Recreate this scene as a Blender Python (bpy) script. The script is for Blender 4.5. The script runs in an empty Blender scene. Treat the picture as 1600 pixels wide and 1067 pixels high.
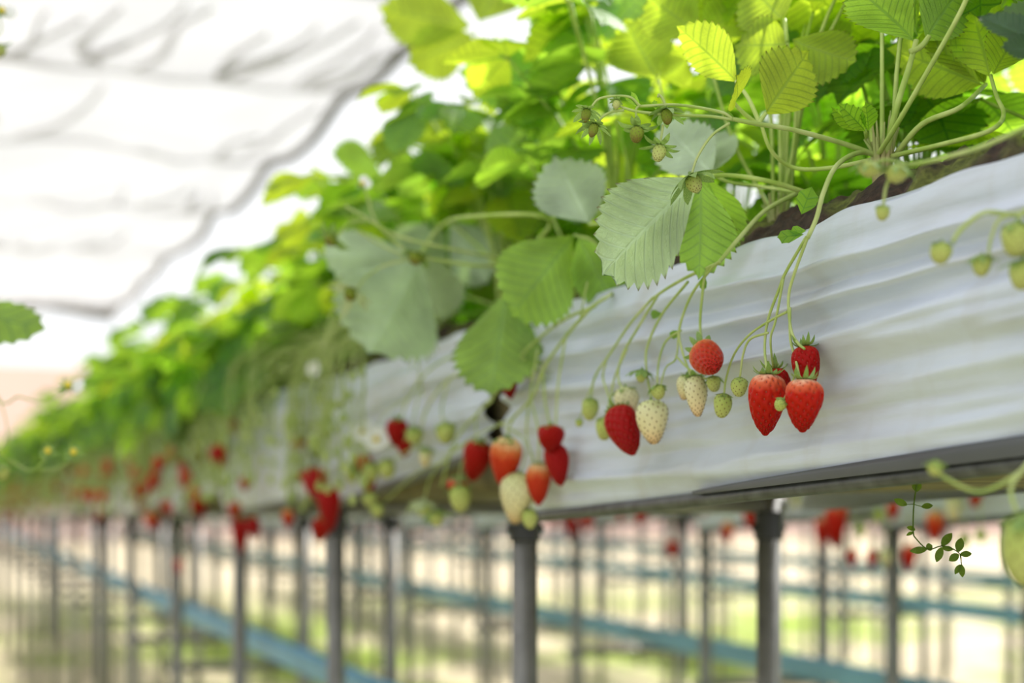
import bpy, math, random
from mathutils import Vector, Matrix, noise
V = Vector
sc = bpy.context.scene
col = sc.collection
R = random.Random(7)
PI = math.pi

# ------------------------------------------------------------------ camera
FPX = 2444.0
XV, HOR = -190.0, 812.0            # vanishing point of the beds in the photograph
TH = math.atan((800 - XV) / FPX)
CZ = 1.0
CAM = V((0, 0, CZ))
FWD = V((math.sin(TH), math.cos(TH), 0)); RGT = V((math.cos(TH), -math.sin(TH), 0)); UP = V((0, 0, 1))
KX = FPX / math.cos(TH)
cd = bpy.data.cameras.new('camera'); cam = bpy.data.objects.new('camera', cd); col.objects.link(cam)
cam.location = CAM; cam.rotation_euler = (PI / 2, 0, -TH)
cd.sensor_width = 36; cd.lens = FPX * 36 / 1600
cd.shift_y = (HOR - 533.5) / 1600
cd.clip_start = 0.02
cd.dof.use_dof = True; cd.dof.focus_distance = 1.17; cd.dof.aperture_fstop = 3.3
sc.camera = cam

def PD(u, v, d):
    return CAM + FWD * d + RGT * ((u - 800) / FPX * d) + UP * ((HOR - v) / FPX * d)
def DX(u, X): return KX * X / (u - XV)
def PX(u, v, X): return PD(u, v, DX(u, X))

# ------------------------------------------------------------------ mesh helpers
class MB:
    def __init__(s): s.v = []; s.f = []; s.uv = []; s.m = []
    def vert(s, p, uv=(0, 0)): s.v.append(tuple(p)); s.uv.append(uv); return len(s.v) - 1
    def face(s, ids, m=0): s.f.append(tuple(ids)); s.m.append(m)
    def add(s, o, M=None, m=None):
        b = len(s.v)
        s.v += [tuple(M @ V(p)) for p in o.v] if M is not None else o.v
        s.uv += o.uv
        s.f += [tuple(i + b for i in f) for f in o.f]; s.m += o.m if m is None else [m] * len(o.f)
    def mesh(s, name, mats, smooth=True):
        me = bpy.data.meshes.new(name); me.from_pydata(s.v, [], s.f)
        for x in (mats if isinstance(mats, (list, tuple)) else [mats]): me.materials.append(x)
        l = me.uv_layers.new(name='UVMap')
        idx = [0] * len(me.loops); me.loops.foreach_get('vertex_index', idx)
        fl = []
        for i in idx: fl += s.uv[i]
        l.data.foreach_set('uv', fl)
        me.polygons.foreach_set('material_index', s.m)
        me.polygons.foreach_set('use_smooth', [smooth] * len(me.polygons))
        me.update(); return me

def link(name, me, parent=None):
    o = bpy.data.objects.new(name, me); col.objects.link(o)
    if parent is not None: o.parent = parent
    return o
def build(mb, name, mats, parent=None, origin=None, smooth=True):
    if origin is not None:
        s = V(origin); mb.v = [tuple(V(p) - s) for p in mb.v]
    return link(name, mb.mesh(name, mats, smooth), parent)
def tag(o, label, cat, group=None, kind=None):
    o['label'] = label; o['category'] = cat
    if group: o['group'] = group
    if kind: o['kind'] = kind
    return o
def thing(name, loc, label, cat, group=None):
    o = bpy.data.objects.new(name, None); col.objects.link(o); o.location = loc
    o.empty_display_size = .02
    return tag(o, label, cat, group)

def box(mb, c, s, m=0, M=None):
    b = len(mb.v)
    for dz in (-.5, .5):
        for dx, dy in ((-.5, -.5), (.5, -.5), (.5, .5), (-.5, .5)):
            p = V((c[0] + dx * s[0], c[1] + dy * s[1], c[2] + dz * s[2]))
            mb.vert(M @ p if M else p)
    for f in ((0, 3, 2, 1), (4, 5, 6, 7), (0, 1, 5, 4), (1, 2, 6, 5), (2, 3, 7, 6), (3, 0, 4, 7)):
        mb.face([b + i for i in f], m)

def catmull(pts, n=5):
    pts = [V(p) for p in pts]
    if len(pts) < 3: return pts if len(pts) == 2 and n < 2 else [pts[0].lerp(pts[-1], i / n) for i in range(n + 1)]
    q = [pts[0] * 2 - pts[1]] + pts + [pts[-1] * 2 - pts[-2]]
    out = []
    for i in range(1, len(q) - 2):
        a, b, c, d = q[i - 1:i + 3]
        for k in range(n):
            t = k / n
            out.append(.5 * ((2 * b) + (c - a) * t + (2 * a - 5 * b + 4 * c - d) * t * t + (3 * b - a - 3 * c + d) * t ** 3))
    out.append(pts[-1]); return out
def tube(mb, pts, r, r2=None, sides=6, m=0, cap=True, rfun=None):
    n = len(pts)
    if r2 is None: r2 = r
    t = (pts[1] - pts[0]).normalized()
    a = t.orthogonal().normalized()
    rings = []
    for i, p in enumerate(pts):
        t = (pts[min(i + 1, n - 1)] - pts[max(i - 1, 0)])
        t = t.normalized() if t.length > 1e-9 else V((0, 0, 1))
        a = (a - t * a.dot(t)); a = a.normalized() if a.length > 1e-6 else t.orthogonal().normalized()
        b = t.cross(a)
        rr = r + (r2 - r) * i / (n - 1)
        if rfun: rr = rfun(i / (n - 1))
        rings.append([mb.vert(p + (a * math.cos(2 * PI * k / sides) + b * math.sin(2 * PI * k / sides)) * rr, (i / (n - 1), k / sides)) for k in range(sides)])
    for i in range(n - 1):
        for k in range(sides):
            k2 = (k + 1) % sides
            mb.face((rings[i][k], rings[i][k2], rings[i + 1][k2], rings[i + 1][k]), m)
    if cap:
        mb.face(rings[0][::-1], m); mb.face(rings[-1], m)

def frame(y, z):
    y = y.normalized(); x = y.cross(z)
    x = x.normalized() if x.length > 1e-6 else y.orthogonal().normalized()
    z = x.cross(y)
    return x, y, z

# ------------------------------------------------------------------ materials
def mat(name):
    m = bpy.data.materials.new(name); m.use_nodes = True
    nt = m.node_tree; nt.nodes.clear()
    out = nt.nodes.new('ShaderNodeOutputMaterial')
    def N(t, ins=None, **kw):
        n = nt.nodes.new(t)
        for k, v in kw.items(): setattr(n, k, v)
        for k, v in (ins or {}).items():
            if isinstance(v, bpy.types.NodeSocket): nt.links.new(v, n.inputs[k])
            else: n.inputs[k].default_value = v
        return n
    def done(sock): nt.links.new(sock, out.inputs['Surface'])
    return m, N, done
def ramp(N, fac, stops, interp='LINEAR'):
    r = N('ShaderNodeValToRGB', {'Fac': fac}); e = r.color_ramp; e.interpolation = interp
    while len(e.elements) > 1: e.elements.remove(e.elements[-1])
    for i, (p, c) in enumerate(stops):
        x = e.elements[0] if i == 0 else e.elements.new(p)
        x.position = p; x.color = (*c, 1) if len(c) == 3 else c
    return r.outputs['Color']
def mixc(N, fac, a, b, mode='MIX'):
    n = N('ShaderNodeMix', data_type='RGBA', blend_type=mode)
    for k, v in ((0, fac), (6, a), (7, b)):
        if isinstance(v, bpy.types.NodeSocket): n.id_data.links.new(v, n.inputs[k])
        else: n.inputs[k].default_value = v if k == 0 else (*v, 1)
    return n.outputs[2]
def simple(name, c, rough=.5, metal=0, var=.25, scale=20, spec=.5):
    m, N, done = mat(name)
    tc = N('ShaderNodeTexCoord')
    nz = N('ShaderNodeTexNoise', {'Vector': tc.outputs['Object'], 'Scale': scale, 'Detail': 4.0})
    c2 = tuple(max(0, x * (1 - var)) for x in c); c3 = tuple(min(1, x * (1 + var)) for x in c)
    cc = ramp(N, nz.outputs['Fac'], [(.3, c2), (.7, c3)])
    p = N('ShaderNodeBsdfPrincipled', {'Base Color': cc, 'Roughness': rough, 'Metallic': metal, 'Specular IOR Level': spec})
    done(p.outputs[0]); return m

def leaf_mat(name, top, under, trans, tf=.5, vein=1.0):
    m, N, done = mat(name)
    uv = N('ShaderNodeUVMap'); sx = N('ShaderNodeSeparateXYZ', {'Vector': uv.outputs[0]})
    oi = N('ShaderNodeObjectInfo')
    fr = N('ShaderNodeMath', {0: sx.outputs['Y'], 1: 1.0}, operation='PINGPONG')     # 0 at veins (integers even) ...
    f2 = N('ShaderNodeMath', {0: sx.outputs['Y'], 1: .5}, operation='PINGPONG')       # 0 on veins, .5 between them
    v1 = N('ShaderNodeMapRange', {'Value': f2.outputs[0], 'From Min': .03, 'From Max': .13, 'To Min': 1.0, 'To Max': 0.0})
    v2 = N('ShaderNodeMapRange', {'Value': sx.outputs['X'], 'From Min': .025, 'From Max': .07, 'To Min': 1.0, 'To Max': 0.0})
    vo = N('ShaderNodeTexVoronoi', {'Vector': N('ShaderNodeMapping', {'Vector': uv.outputs[0], 'Scale': (9, 4.5, 1)}).outputs[0], 'Scale': 1.0}, feature='DISTANCE_TO_EDGE')
    v3 = N('ShaderNodeMapRange', {'Value': vo.outputs['Distance'], 'From Min': .02, 'From Max': .12, 'To Min': .35, 'To Max': 0.0})
    mx = N('ShaderNodeMath', {0: v1.outputs[0], 1: v2.outputs[0]}, operation='MAXIMUM')
    mx = N('ShaderNodeMath', {0: mx.outputs[0], 1: v3.outputs[0]}, operation='MAXIMUM')
    vf = N('ShaderNodeMath', {0: mx.outputs[0], 1: vein}, operation='MULTIPLY').outputs[0]
    nz = N('ShaderNodeTexNoise', {'Vector': N('ShaderNodeTexCoord').outputs['Object'], 'Scale': 25.0, 'Detail': 3.0})
    var = N('ShaderNodeMapRange', {'Value': nz.outputs['Fac'], 'From Min': .3, 'From Max': .7, 'To Min': .8, 'To Max': 1.2})
    hue = N('ShaderNodeMapRange', {'Value': oi.outputs['Random'], 'To Min': .86, 'To Max': 1.12})
    vv = N('ShaderNodeMath', {0: var.outputs[0], 1: hue.outputs[0]}, operation='MULTIPLY').outputs[0]
    def tint(c, veinc):
        a = mixc(N, vf, c, veinc)
        a = mixc(N, tip, a, (.10, .05, .01))
        return N('ShaderNodeVectorMath', {0: a, 'Scale': vv}, operation='SCALE').outputs[0]
    e1 = N('ShaderNodeMapRange', {'Value': sx.outputs['X'], 'From Min': .93, 'From Max': .985})
    e2 = N('ShaderNodeMapRange', {'Value': f2.outputs[0], 'From Min': .10, 'From Max': .2, 'To Min': 1.0, 'To Max': 0.0})
    tip = N('ShaderNodeMath', {0: e1.outputs[0], 1: e2.outputs[0]}, operation='MULTIPLY')
    tip = N('ShaderNodeMath', {0: tip.outputs[0], 1: .75}, operation='MULTIPLY').outputs[0]
    ct = tint(top, tuple(x * 1.5 + .02 for x in top))
    cu = tint(under, tuple(min(1, x * 1.18 + .02) for x in under))
    ctr = tint(trans, (trans[0] * .34, trans[1] * .46, trans[2] * .5))
    geo = N('ShaderNodeNewGeometry')
    base = mixc(N, geo.outputs['Backfacing'], (0, 0, 0), (0, 0, 0))
    nt = m.node_tree
    bm = base.node; nt.links.new(ct, bm.inputs[6]); nt.links.new(cu, bm.inputs[7])
    rough = N('ShaderNodeMapRange', {'Value': geo.outputs['Backfacing'], 'To Min': .42, 'To Max': .7})
    bmp = N('ShaderNodeBump', {'Height': vf, 'Strength': .6, 'Distance': .0015})
    p = N('ShaderNodeBsdfPrincipled', {'Base Color': base, 'Roughness': rough.outputs[0], 'Specular IOR Level': .4, 'Normal': bmp.outputs[0]})
    t = N('ShaderNodeBsdfTranslucent', {'Color': ctr})
    done(N('ShaderNodeMixShader', {0: tf, 1: p.outputs[0], 2: t.outputs[0]}).outputs[0])
    return m

M_LEAF = leaf_mat('strawberry_leaf', (.07, .20, .025), (.30, .45, .18), (.60, .94, .05), .66)
M_YOUNG = leaf_mat('young_strawberry_leaf', (.16, .28, .02), (.48, .62, .09), (.80, .98, .05), .68, .8)
M_PALE = leaf_mat('pale_underside_leaf', (.07, .18, .04), (.48, .60, .40), (.38, .56, .12), .30, .8)
M_MID = leaf_mat('mid_green_leaf', (.06, .17, .03), (.30, .46, .14), (.50, .80, .05), .52, .8)
M_DARK = leaf_mat('dark_glossy_leaf', (.05, .11, .05), (.12, .22, .07), (.2, .36, .03), .3)
M_WEED = leaf_mat('weed_leaf', (.10, .18, .02), (.12, .2, .03), (.3, .45, .02), .35, .4)

def stem_mat(name, c, c2):
    m, N, done = mat(name)
    nz = N('ShaderNodeTexNoise', {'Vector': N('ShaderNodeTexCoord').outputs['Object'], 'Scale': 40.0})
    cc = ramp(N, nz.outputs['Fac'], [(.35, c), (.65, c2)])
    p = N('ShaderNodeBsdfPrincipled', {'Base Color': cc, 'Roughness': .5, 'Specular IOR Level': .4})
    t = N('ShaderNodeBsdfTranslucent', {'Color': cc})
    done(N('ShaderNodeMixShader', {0: .25, 1: p.outputs[0], 2: t.outputs[0]}).outputs[0]); return m
M_STEM = stem_mat('fruit_stalk_green', (.38, .50, .12), (.56, .63, .26))
M_PET = stem_mat('petiole_green', (.42, .58, .11), (.64, .74, .26))
M_CROWN = stem_mat('crown_scales', (.38, .46, .14), (.50, .44, .20))
M_CALYX = stem_mat('calyx_green', (.15, .28, .05), (.30, .42, .12))
M_CALYXP = stem_mat('pale_calyx_green', (.34, .44, .18), (.58, .62, .40))

def fruit_mat(name, stops, rough=.34, sss=.0, blush=None):
    m, N, done = mat(name)
    tc = N('ShaderNodeTexCoord')
    sz = N('ShaderNodeSeparateXYZ', {'Vector': tc.outputs['Object']})
    nz = N('ShaderNodeTexNoise', {'Vector': tc.outputs['Object'], 'Scale': 3.5, 'Detail': 2.0})
    a = N('ShaderNodeMath', {0: sz.outputs['Z'], 1: -1.0}, operation='MULTIPLY')
    b = N('ShaderNodeMath', {0: nz.outputs['Fac'], 1: .22, 2: -.11}, operation='MULTIPLY_ADD')
    c = N('ShaderNodeMath', {0: a.outputs[0], 1: b.outputs[0]}, operation='ADD')
    cc = ramp(N, c.outputs[0], stops)
    p = N('ShaderNodeBsdfPrincipled', {'Base Color': cc, 'Roughness': rough, 'Specular IOR Level': .10,
          'Subsurface Weight': sss, 'Subsurface Radius': (1.0, .3, .2), 'Subsurface Scale': .004})
    done(p.outputs[0]); return m
M_RED = fruit_mat('ripe_strawberry', [(.02, (.78, .42, .28)), (.11, (.62, .12, .05)), (.28, (.44, .012, .005)), (1, (.27, .002, .002))])
M_DEEP = fruit_mat('deep_ripe_strawberry', [(.0, (.42, .03, .012)), (.12, (.32, .004, .003)), (1, (.22, .0015, .002))])
M_ORANGE = fruit_mat('half_ripe_strawberry', [(.0, (.74, .56, .28)), (.2, (.60, .15, .045)), (.4, (.47, .035, .010)), (1, (.34, .010, .007))])
M_WHITE = fruit_mat('white_strawberry', [(.0, (.52, .56, .24)), (.25, (.64, .62, .38)), (.7, (.68, .58, .35)), (1, (.68, .44, .26))], .4)
M_GREEN = fruit_mat('unripe_green_strawberry', [(.0, (.32, .42, .10)), (.5, (.42, .47, .14)), (1, (.44, .45, .17))], .5)
M_BROWN = fruit_mat('withered_flower_core', [(.0, (.26, .34, .05)), (.6, (.19, .25, .03)), (1, (.17, .14, .03))], .7, 0)
M_SEED = simple('seed_golden', (.30, .04, .012), .4)
M_SEEDD = simple('seed_brown', (.14, .06, .025), .5)
M_PETAL = stem_mat('white_petal', (.8, .8, .78), (.88, .88, .86))
M_YELLOW = simple('yellow_flower_centre', (.75, .58, .04), .6)
M_TUBE = simple('weathered_grey_tube', (.06, .063, .068), .38, 0, .5, 60)
M_STEEL = simple('galvanised_pipe', (.21, .205, .20), .42, .35, .2, 30)
M_BLACK = simple('black_plastic', (.012, .012, .014), .35, 0, .3, 40)
M_BLUE = simple('blue_paint', (.19, .40, .54), .45, 0, .2, 6)
M_TROUGH = simple('mossy_trough_board', (.13, .105, .045), .8, 0, .5, 14)

def plastic():
    m, N, done = mat('white_mulch_film')
    tc = N('ShaderNodeTexCoord')
    n1 = N('ShaderNodeTexNoise', {'Vector': N('ShaderNodeMapping', {'Vector': tc.outputs['Object'], 'Scale': (1, 2.2, 12)}).outputs[0], 'Scale': 2.5, 'Detail': 5.0, 'Roughness': .6})
    n2 = N('ShaderNodeTexNoise', {'Vector': N('ShaderNodeMapping', {'Vector': tc.outputs['Object'], 'Scale': (1, 9, 2)}).outputs[0], 'Scale': 2.0, 'Detail': 4.0})
    c = ramp(N, n1.outputs['Fac'], [(.28, (.46, .48, .53)), (.48, (.53, .575, .67)), (.7, (.58, .63, .75))])
    s = ramp(N, n2.outputs['Fac'], [(.55, (1, 1, 1)), (.75, (.84, .78, .68))])
    c = mixc(N, .7, c, s, 'MULTIPLY')
    n3 = N('ShaderNodeTexNoise', {'Vector': N('ShaderNodeMapping', {'Vector': tc.outputs['Object'], 'Scale': (1, 6, 40)}).outputs[0], 'Scale': 3.0, 'Detail': 3.0})
    b = N('ShaderNodeBump', {'Height': n3.outputs['Fac'], 'Strength': .25, 'Distance': .003})
    p = N('ShaderNodeBsdfPrincipled', {'Base Color': c, 'Roughness': .36, 'Specular IOR Level': .5, 'Normal': b.outputs[0]})
    done(p.outputs[0]); return m
M_FILM = plastic()
def soilm():
    m, N, done = mat('potting_soil')
    tc = N('ShaderNodeTexCoord')
    n1 = N('ShaderNodeTexNoise', {'Vector': tc.outputs['Object'], 'Scale': 120.0, 'Detail': 6.0, 'Roughness': .7})
    n2 = N('ShaderNodeTexNoise', {'Vector': tc.outputs['Object'], 'Scale': 11.0, 'Detail': 3.0})
    c = ramp(N, n1.outputs['Fac'], [(.3, (.010, .006, .004)), (.55, (.045, .024, .014)), (.75, (.11, .065, .04))])
    mo = ramp(N, n1.outputs['Fac'], [(.3, (.03, .035, .005)), (.7, (.17, .19, .03))])
    k = N('ShaderNodeMapRange', {'Value': n2.outputs['Fac'], 'From Min': .5, 'From Max': .58})
    c = mixc(N, k.outputs[0], c, mo)
    b = N('ShaderNodeBump', {'Height': n1.outputs['Fac'], 'Strength': .8, 'Distance': .004})
    done(N('ShaderNodeBsdfPrincipled', {'Base Color': c, 'Roughness': .95, 'Normal': b.outputs[0]}).outputs[0]); return m
M_SOIL = soilm()
def groundm():
    m, N, done = mat('grassy_ground')
    tc = N('ShaderNodeTexCoord')
    n1 = N('ShaderNodeTexNoise', {'Vector': tc.outputs['Object'], 'Scale': .7, 'Detail': 5.0, 'Roughness': .6})
    n2 = N('ShaderNodeTexNoise', {'Vector': tc.outputs['Object'], 'Scale': 9.0, 'Detail': 4.0})
    grass = ramp(N, n2.outputs['Fac'], [(.3, (.15, .25, .02)), (.7, (.46, .56, .10))])
    dry = ramp(N, n2.outputs['Fac'], [(.3, (.58, .47, .30)), (.7, (.82, .72, .52))])
    k = N('ShaderNodeMapRange', {'Value': n1.outputs['Fac'], 'From Min': .45, 'From Max': .56})
    far = N('ShaderNodeMapRange', {'Value': N('ShaderNodeSeparateXYZ', {'Vector': tc.outputs['Object']}).outputs['Y'], 'From Min': 10.0, 'From Max': 15.0})
    kk = N('ShaderNodeMath', {0: k.outputs[0], 1: far.outputs[0]}, operation='MAXIMUM')
    c = mixc(N, kk.outputs[0], grass, dry)
    done(N('ShaderNodeBsdfPrincipled', {'Base Color': c, 'Roughness': .9, 'Specular IOR Level': .2}).outputs[0]); return m
M_GROUND = groundm()
def netm():
    m, N, done = mat('white_shade_net')
    tc = N('ShaderNodeTexCoord')
    n1 = N('ShaderNodeTexNoise', {'Vector': tc.outputs['Object'], 'Scale': 3.0, 'Detail': 3.0})
    c = ramp(N, n1.outputs['Fac'], [(.3, (.60, .585, .60)), (.7, (.66, .65, .665))])
    d = N('ShaderNodeBsdfDiffuse', {'Color': c}); t = N('ShaderNodeBsdfTranslucent', {'Color': c})
    mx = N('ShaderNodeMixShader', {0: .6, 1: d.outputs[0], 2: t.outputs[0]})
    tr = N('ShaderNodeBsdfTransparent')
    done(N('ShaderNodeMixShader', {0: .90, 1: tr.outputs[0], 2: mx.outputs[0]}).outputs[0]); return m
M_NET = netm()
M_WIRE = simple('dark_net_cord', (.16, .15, .16), .6)
M_PINK = simple('pale_pink_wall', (.86, .66, .61), .8, 0, .05, .5)

# ------------------------------------------------------------------ leaves
def leaflet(mb, base, ydir, zdir, L, W, fold=.25, droop=.25, curl=.1, n=9, m=4, corr=.05, rnd=None, skew=0):
    """obovate toothed leaflet; veins run from the midrib to the teeth, blade bulges between them"""
    rnd = rnd or R
    x, y, z = frame(ydir, zdir)
    rows = 2 * n
    ph = rnd.uniform(0, 6)
    def half(t): return W * .5 * max(0, math.sin(PI * min(1, t) ** 1.38)) ** .74
    def mid(s): return V((0, s * L, -droop * L * s * s))
    def pos(i, j, sd):
        q = i / rows
        s = q ** 1.3 * .96 + .04 * q ** 6; t = q ** .68
        mp = mid(s)
        tooth = 0
        if .26 < q < .999:
            tooth = .050 if i % 2 == 0 else -.038
        elif q >= .999: tooth = .03
        hw = half(t) * (1 + tooth * 1.6) * (1 + skew * sd)
        tt = t + tooth * .55
        if q < .999: hw = max(hw, .02 * W if q > 0 else 0)
        e = mid(min(tt, 1.04)); e.x = sd * hw
        k = j / m
        p = mp.lerp(e, k)
        p.y += math.sin(PI * k) * L * .02
        ax = abs(p.x)
        p.z += ax * fold - curl * ax * ax / max(W, 1e-6) * 2
        p.z += (-1 if i % 2 == 0 else 1) * corr * W * .22 * math.sin(PI * min(1, k * .9 + .05)) * min(1, q * 3)
        p.z += .03 * W * math.sin(ph + q * 7 + sd * 2) * k
        return base + x * p.x + y * p.y + z * p.z
    midv = [mb.vert(pos(i, 0, 1), (0, i / 2)) for i in range(rows + 1)]
    for sd in (1, -1):
        prev = None
        for i in range(rows + 1):
            cur = [midv[i]] + [mb.vert(pos(i, j, sd), (j / m, i / 2)) for j in range(1, m + 1)]
            if prev:
                for j in range(m):
                    f = (prev[j], prev[j + 1], cur[j + 1], cur[j])
                    mb.face(f if sd > 0 else f[::-1])
            prev = cur

def trifoliate(mb, J, ydir, zdir, L, rnd, n=9, m=4, fold=.3, droop=.3, spread=1.15, pst=None):
    x, y, z = frame(ydir, zdir)
    for k, a in ((0, 0), (1, spread), (2, -spread)):
        a += rnd.uniform(-.15, .15)
        d = (y * math.cos(a) + x * math.sin(a)).normalized()
        d = (d + z * rnd.uniform(-.25, .15)).normalized()
        l = L * (1 if k == 0 else .92) * rnd.uniform(.92, 1.05)
        b = J + d * (.10 * L if k == 0 else .03 * L)
        if pst is not None: tube(pst, [J - y * .002, b + d * L * .05], L * .013, sides=4)
        zz = (z + x * (.25 * (1 if a > 0 else -1) * (k > 0))).normalized()
        leaflet(mb, b, d, zz, l, l * rnd.uniform(.86, .98), fold * rnd.uniform(.6, 1.3), droop * rnd.uniform(.5, 1.4), .12, n, m, .06, rnd, skew=0 if k == 0 else .08 * (1 if a > 0 else -1))

def plant_leaves(rnd, nl, hmin, hmax, L=(.066, .094), lean=(.15, .8), keep=None, az=None, n=9, m=4):
    """list of (blade mesh builder, petiole mesh builder) in plant-local coordinates"""
    out = []
    for i in range(nl):
        for _try in range(12):
            a = (i * 2.4 + rnd.uniform(-.5, .5)) if az is None else rnd.uniform(*az)
            ln = rnd.uniform(*lean); h = rnd.uniform(hmin, hmax)
            d = V((math.cos(a), math.sin(a), 0))
            end = d * (math.tan(ln) * h * .85) + UP * h * (1 - .25 * ln)
            if keep is None or keep(end, d): break
        else: continue
        p0 = d * .008
        p1 = UP * h * .45 + d * (math.tan(ln) * h * .25)
        pts = catmull([p0, p1, end], 5)
        ps = MB(); tube(ps, pts, .0021, .0015, 5)
        bl = MB()
        tilt = rnd.uniform(-.75, .25)
        y = (d + UP * tilt + V((rnd.uniform(-.3, .3), rnd.uniform(-.3, .3), 0))).normalized()
        z = (UP + d * rnd.uniform(-.2, .5) + V((rnd.uniform(-.25, .25), rnd.uniform(-.25, .25), 0))).normalized()
        trifoliate(bl, end, y, z, rnd.uniform(*L), rnd, n, m, pst=ps)
        out.append((bl, ps))
    return out

# ------------------------------------------------------------------ berries
def fruit_mb(seed, nu, nv, nseeds, taper=.42, dimple=.03, ss=1.0, lobes=0.0):
    rnd = random.Random(seed); mb = MB()
    mx = max(math.sin(k / 200 * PI) ** .74 * (1 + taper * math.cos(k / 200 * PI)) for k in range(201))
    ph = rnd.uniform(0, 6)
    def surf(p, th):
        r = .5 * math.sin(p) ** .74 * (1 + taper * math.cos(p)) / mx if 0 < p < PI else 0
        r *= 1 + lobes * math.sin(2 * th + ph) + .03 * math.sin(3 * th + ph * 2 + 3 * p)
        z = -(1 - math.cos(p)) / 2
        z -= .05 * math.exp(-(p / .5) ** 2) * -1 * 0
        return V((r * math.cos(th), r * math.sin(th), z))
    seeds = []
    for k in range(nseeds):
        zf = .06 + .9 * (k + .5) / nseeds
        p = math.acos(1 - 2 * zf)
        p = .28 * p + .72 * (PI * (.09 + .86 * (k + .5) / nseeds))
        seeds.append((p, k * 2.399963 + rnd.uniform(-.08, .08)))
    sp = [surf(*s) for s in seeds]
    grid = []
    for i in range(nv + 1):
        p = PI * i / nv; row = []
        for j in range(nu):
            th = 2 * PI * j / nu
            q = surf(p, th)
            if dimple and nseeds:
                dd = min((q - s).length_squared for s in sp)
                q -= V((q.x, q.y, (q.z + .4) * .4)).normalized() * dimple * math.exp(-dd / .0020)
            row.append(mb.vert(q))
        grid.append(row)
    for i in range(nv):
        for j in range(nu):
            j2 = (j + 1) % nu
            mb.face((grid[i][j], grid[i + 1][j], grid[i + 1][j2], grid[i][j2]))
    for (p, th), s in zip(seeds, sp):
        nrm = V((s.x, s.y, (s.z + .4) * .5)).normalized()
        c = s - nrm * dimple * .75
        dn = V((0, 0, -1)); dn = (dn - nrm * dn.dot(nrm)); dn = dn.normalized() if dn.length > .1 else nrm.orthogonal()
        sdx = nrm.cross(dn)
        a, b, h = .020 * ss, .013 * ss, .016 * ss
        vs = [mb.vert(c + dn * a), mb.vert(c + sdx * b), mb.vert(c - dn * a), mb.vert(c - sdx * b), mb.vert(c + nrm * h)]
        for e in range(4): mb.face((vs[e], vs[(e + 1) % 4], vs[4]), 1)
    return mb

def calyx_mb(seed, n=10, length=.62, reflex=.5, width=.2):
    rnd = random.Random(seed); mb = MB()
    for k in range(n):
        a = 2 * PI * k / n + rnd.uniform(-.2, .2)
        d = V((math.cos(a), math.sin(a), 0)); x = V((-math.sin(a), math.cos(a), 0))
        l = length * rnd.uniform(.75, 1.15); rf = reflex + rnd.uniform(-.3, .3); w = width * rnd.uniform(.8, 1.15)
        rows = []
        for i in range(6):
            s = i / 5
            y = d * (.03 + l * math.sin(s * 1.2) / 1.1) + UP * (.035 + l * (rf * s * s - .12 * math.sin(PI * s)))
            ww = w * .5 * math.sin(PI * (.12 + .88 * (1 - (1 - s) ** 1.0) * .97)) ** .8 if s < 1 else .004
            rows.append([mb.vert(y - x * ww + UP * ww * .25), mb.vert(y), mb.vert(y + x * ww + UP * ww * .25)])
        for i in range(5):
            for j in range(2): mb.face((rows[i][j], rows[i][j + 1], rows[i + 1][j + 1], rows[i + 1][j]))
    # small knob where the stalk enters
    tube(mb, [V((0, 0, -.02)), V((0, 0, .06)), V((0, 0, .16))], .10, .045, 7)
    return mb

FRUIT = {}
def fruit_mesh(kind, shape):
    k = (kind, shape)
    if k in FRUIT: return FRUIT[k]
    mats = {'red': (M_RED, M_SEED), 'deep': (M_DEEP, M_SEED), 'orange': (M_ORANGE, M_SEED), 'white': (M_WHITE, M_SEEDD), 'green': (M_GREEN, M_SEEDD), 'brown': (M_BROWN, M_SEEDD)}[kind]
    if shape == 'far': mb = fruit_mb(3, 14, 10, 0)
    elif kind == 'green' or kind == 'brown': mb = fruit_mb(hash_(shape), 40, 28, 60, .22, .05, 3.1)
    elif kind == 'white': mb = fruit_mb(hash_(shape), 56, 40, 120, .40, .014, 1.75)
    else: mb = fruit_mb(hash_(shape), 104, 76, 130, .42, .058, 1.1, .03)
    FRUIT[k] = mb.mesh('strawberry_' + kind, list(mats)); return FRUIT[k]
def hash_(s): return sum(ord(c) * (i + 3) for i, c in enumerate(str(s)))
CAL = {}
def calyx_mesh(style, s=0):
    k = (style, s)
    if k not in CAL:
        a = {'up': (10, .62, .42, .2), 'flat': (10, .62, .12, .22), 'clasp': (9, .72, -.45, .26), 'star': (9, 1.05, .1, .32), 'droop': (9, 1.0, -.55, .32)}[style]
        CAL[k] = calyx_mb(hash_(style) + s, *a).mesh('calyx_' + style, M_CALYXP if style == 'droop' and s == 1 else M_CALYX)
    return CAL[k]
def strawberry(top, tip, width, kind, label, shape='a', cal='up', group=None, cs=1.0, name=None, spin=None):
    top, tip = V(top), V(tip)
    L = (tip - top).length
    zax = (top - tip).normalized(); xax = zax.orthogonal().normalized(); yax = zax.cross(xax)
    M = Matrix((xax, yax, zax)).transposed().to_4x4()
    M = M @ Matrix.Rotation(R.uniform(0, 6.28) if spin is None else spin, 4, 'Z')
    nm = name or ('unripe_strawberry' if kind in ('green', 'brown') else 'strawberry')
    o = thing(nm, top, label, 'strawberry', group)
    o.rotation_euler = M.to_euler()
    f = link('fruit', fruit_mesh(kind, shape), o); f.scale = (width, width, L)
    c = link('calyx', calyx_mesh(cal, R.randrange(4)), o); c.scale = (width * cs,) * 3
    return o

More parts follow.
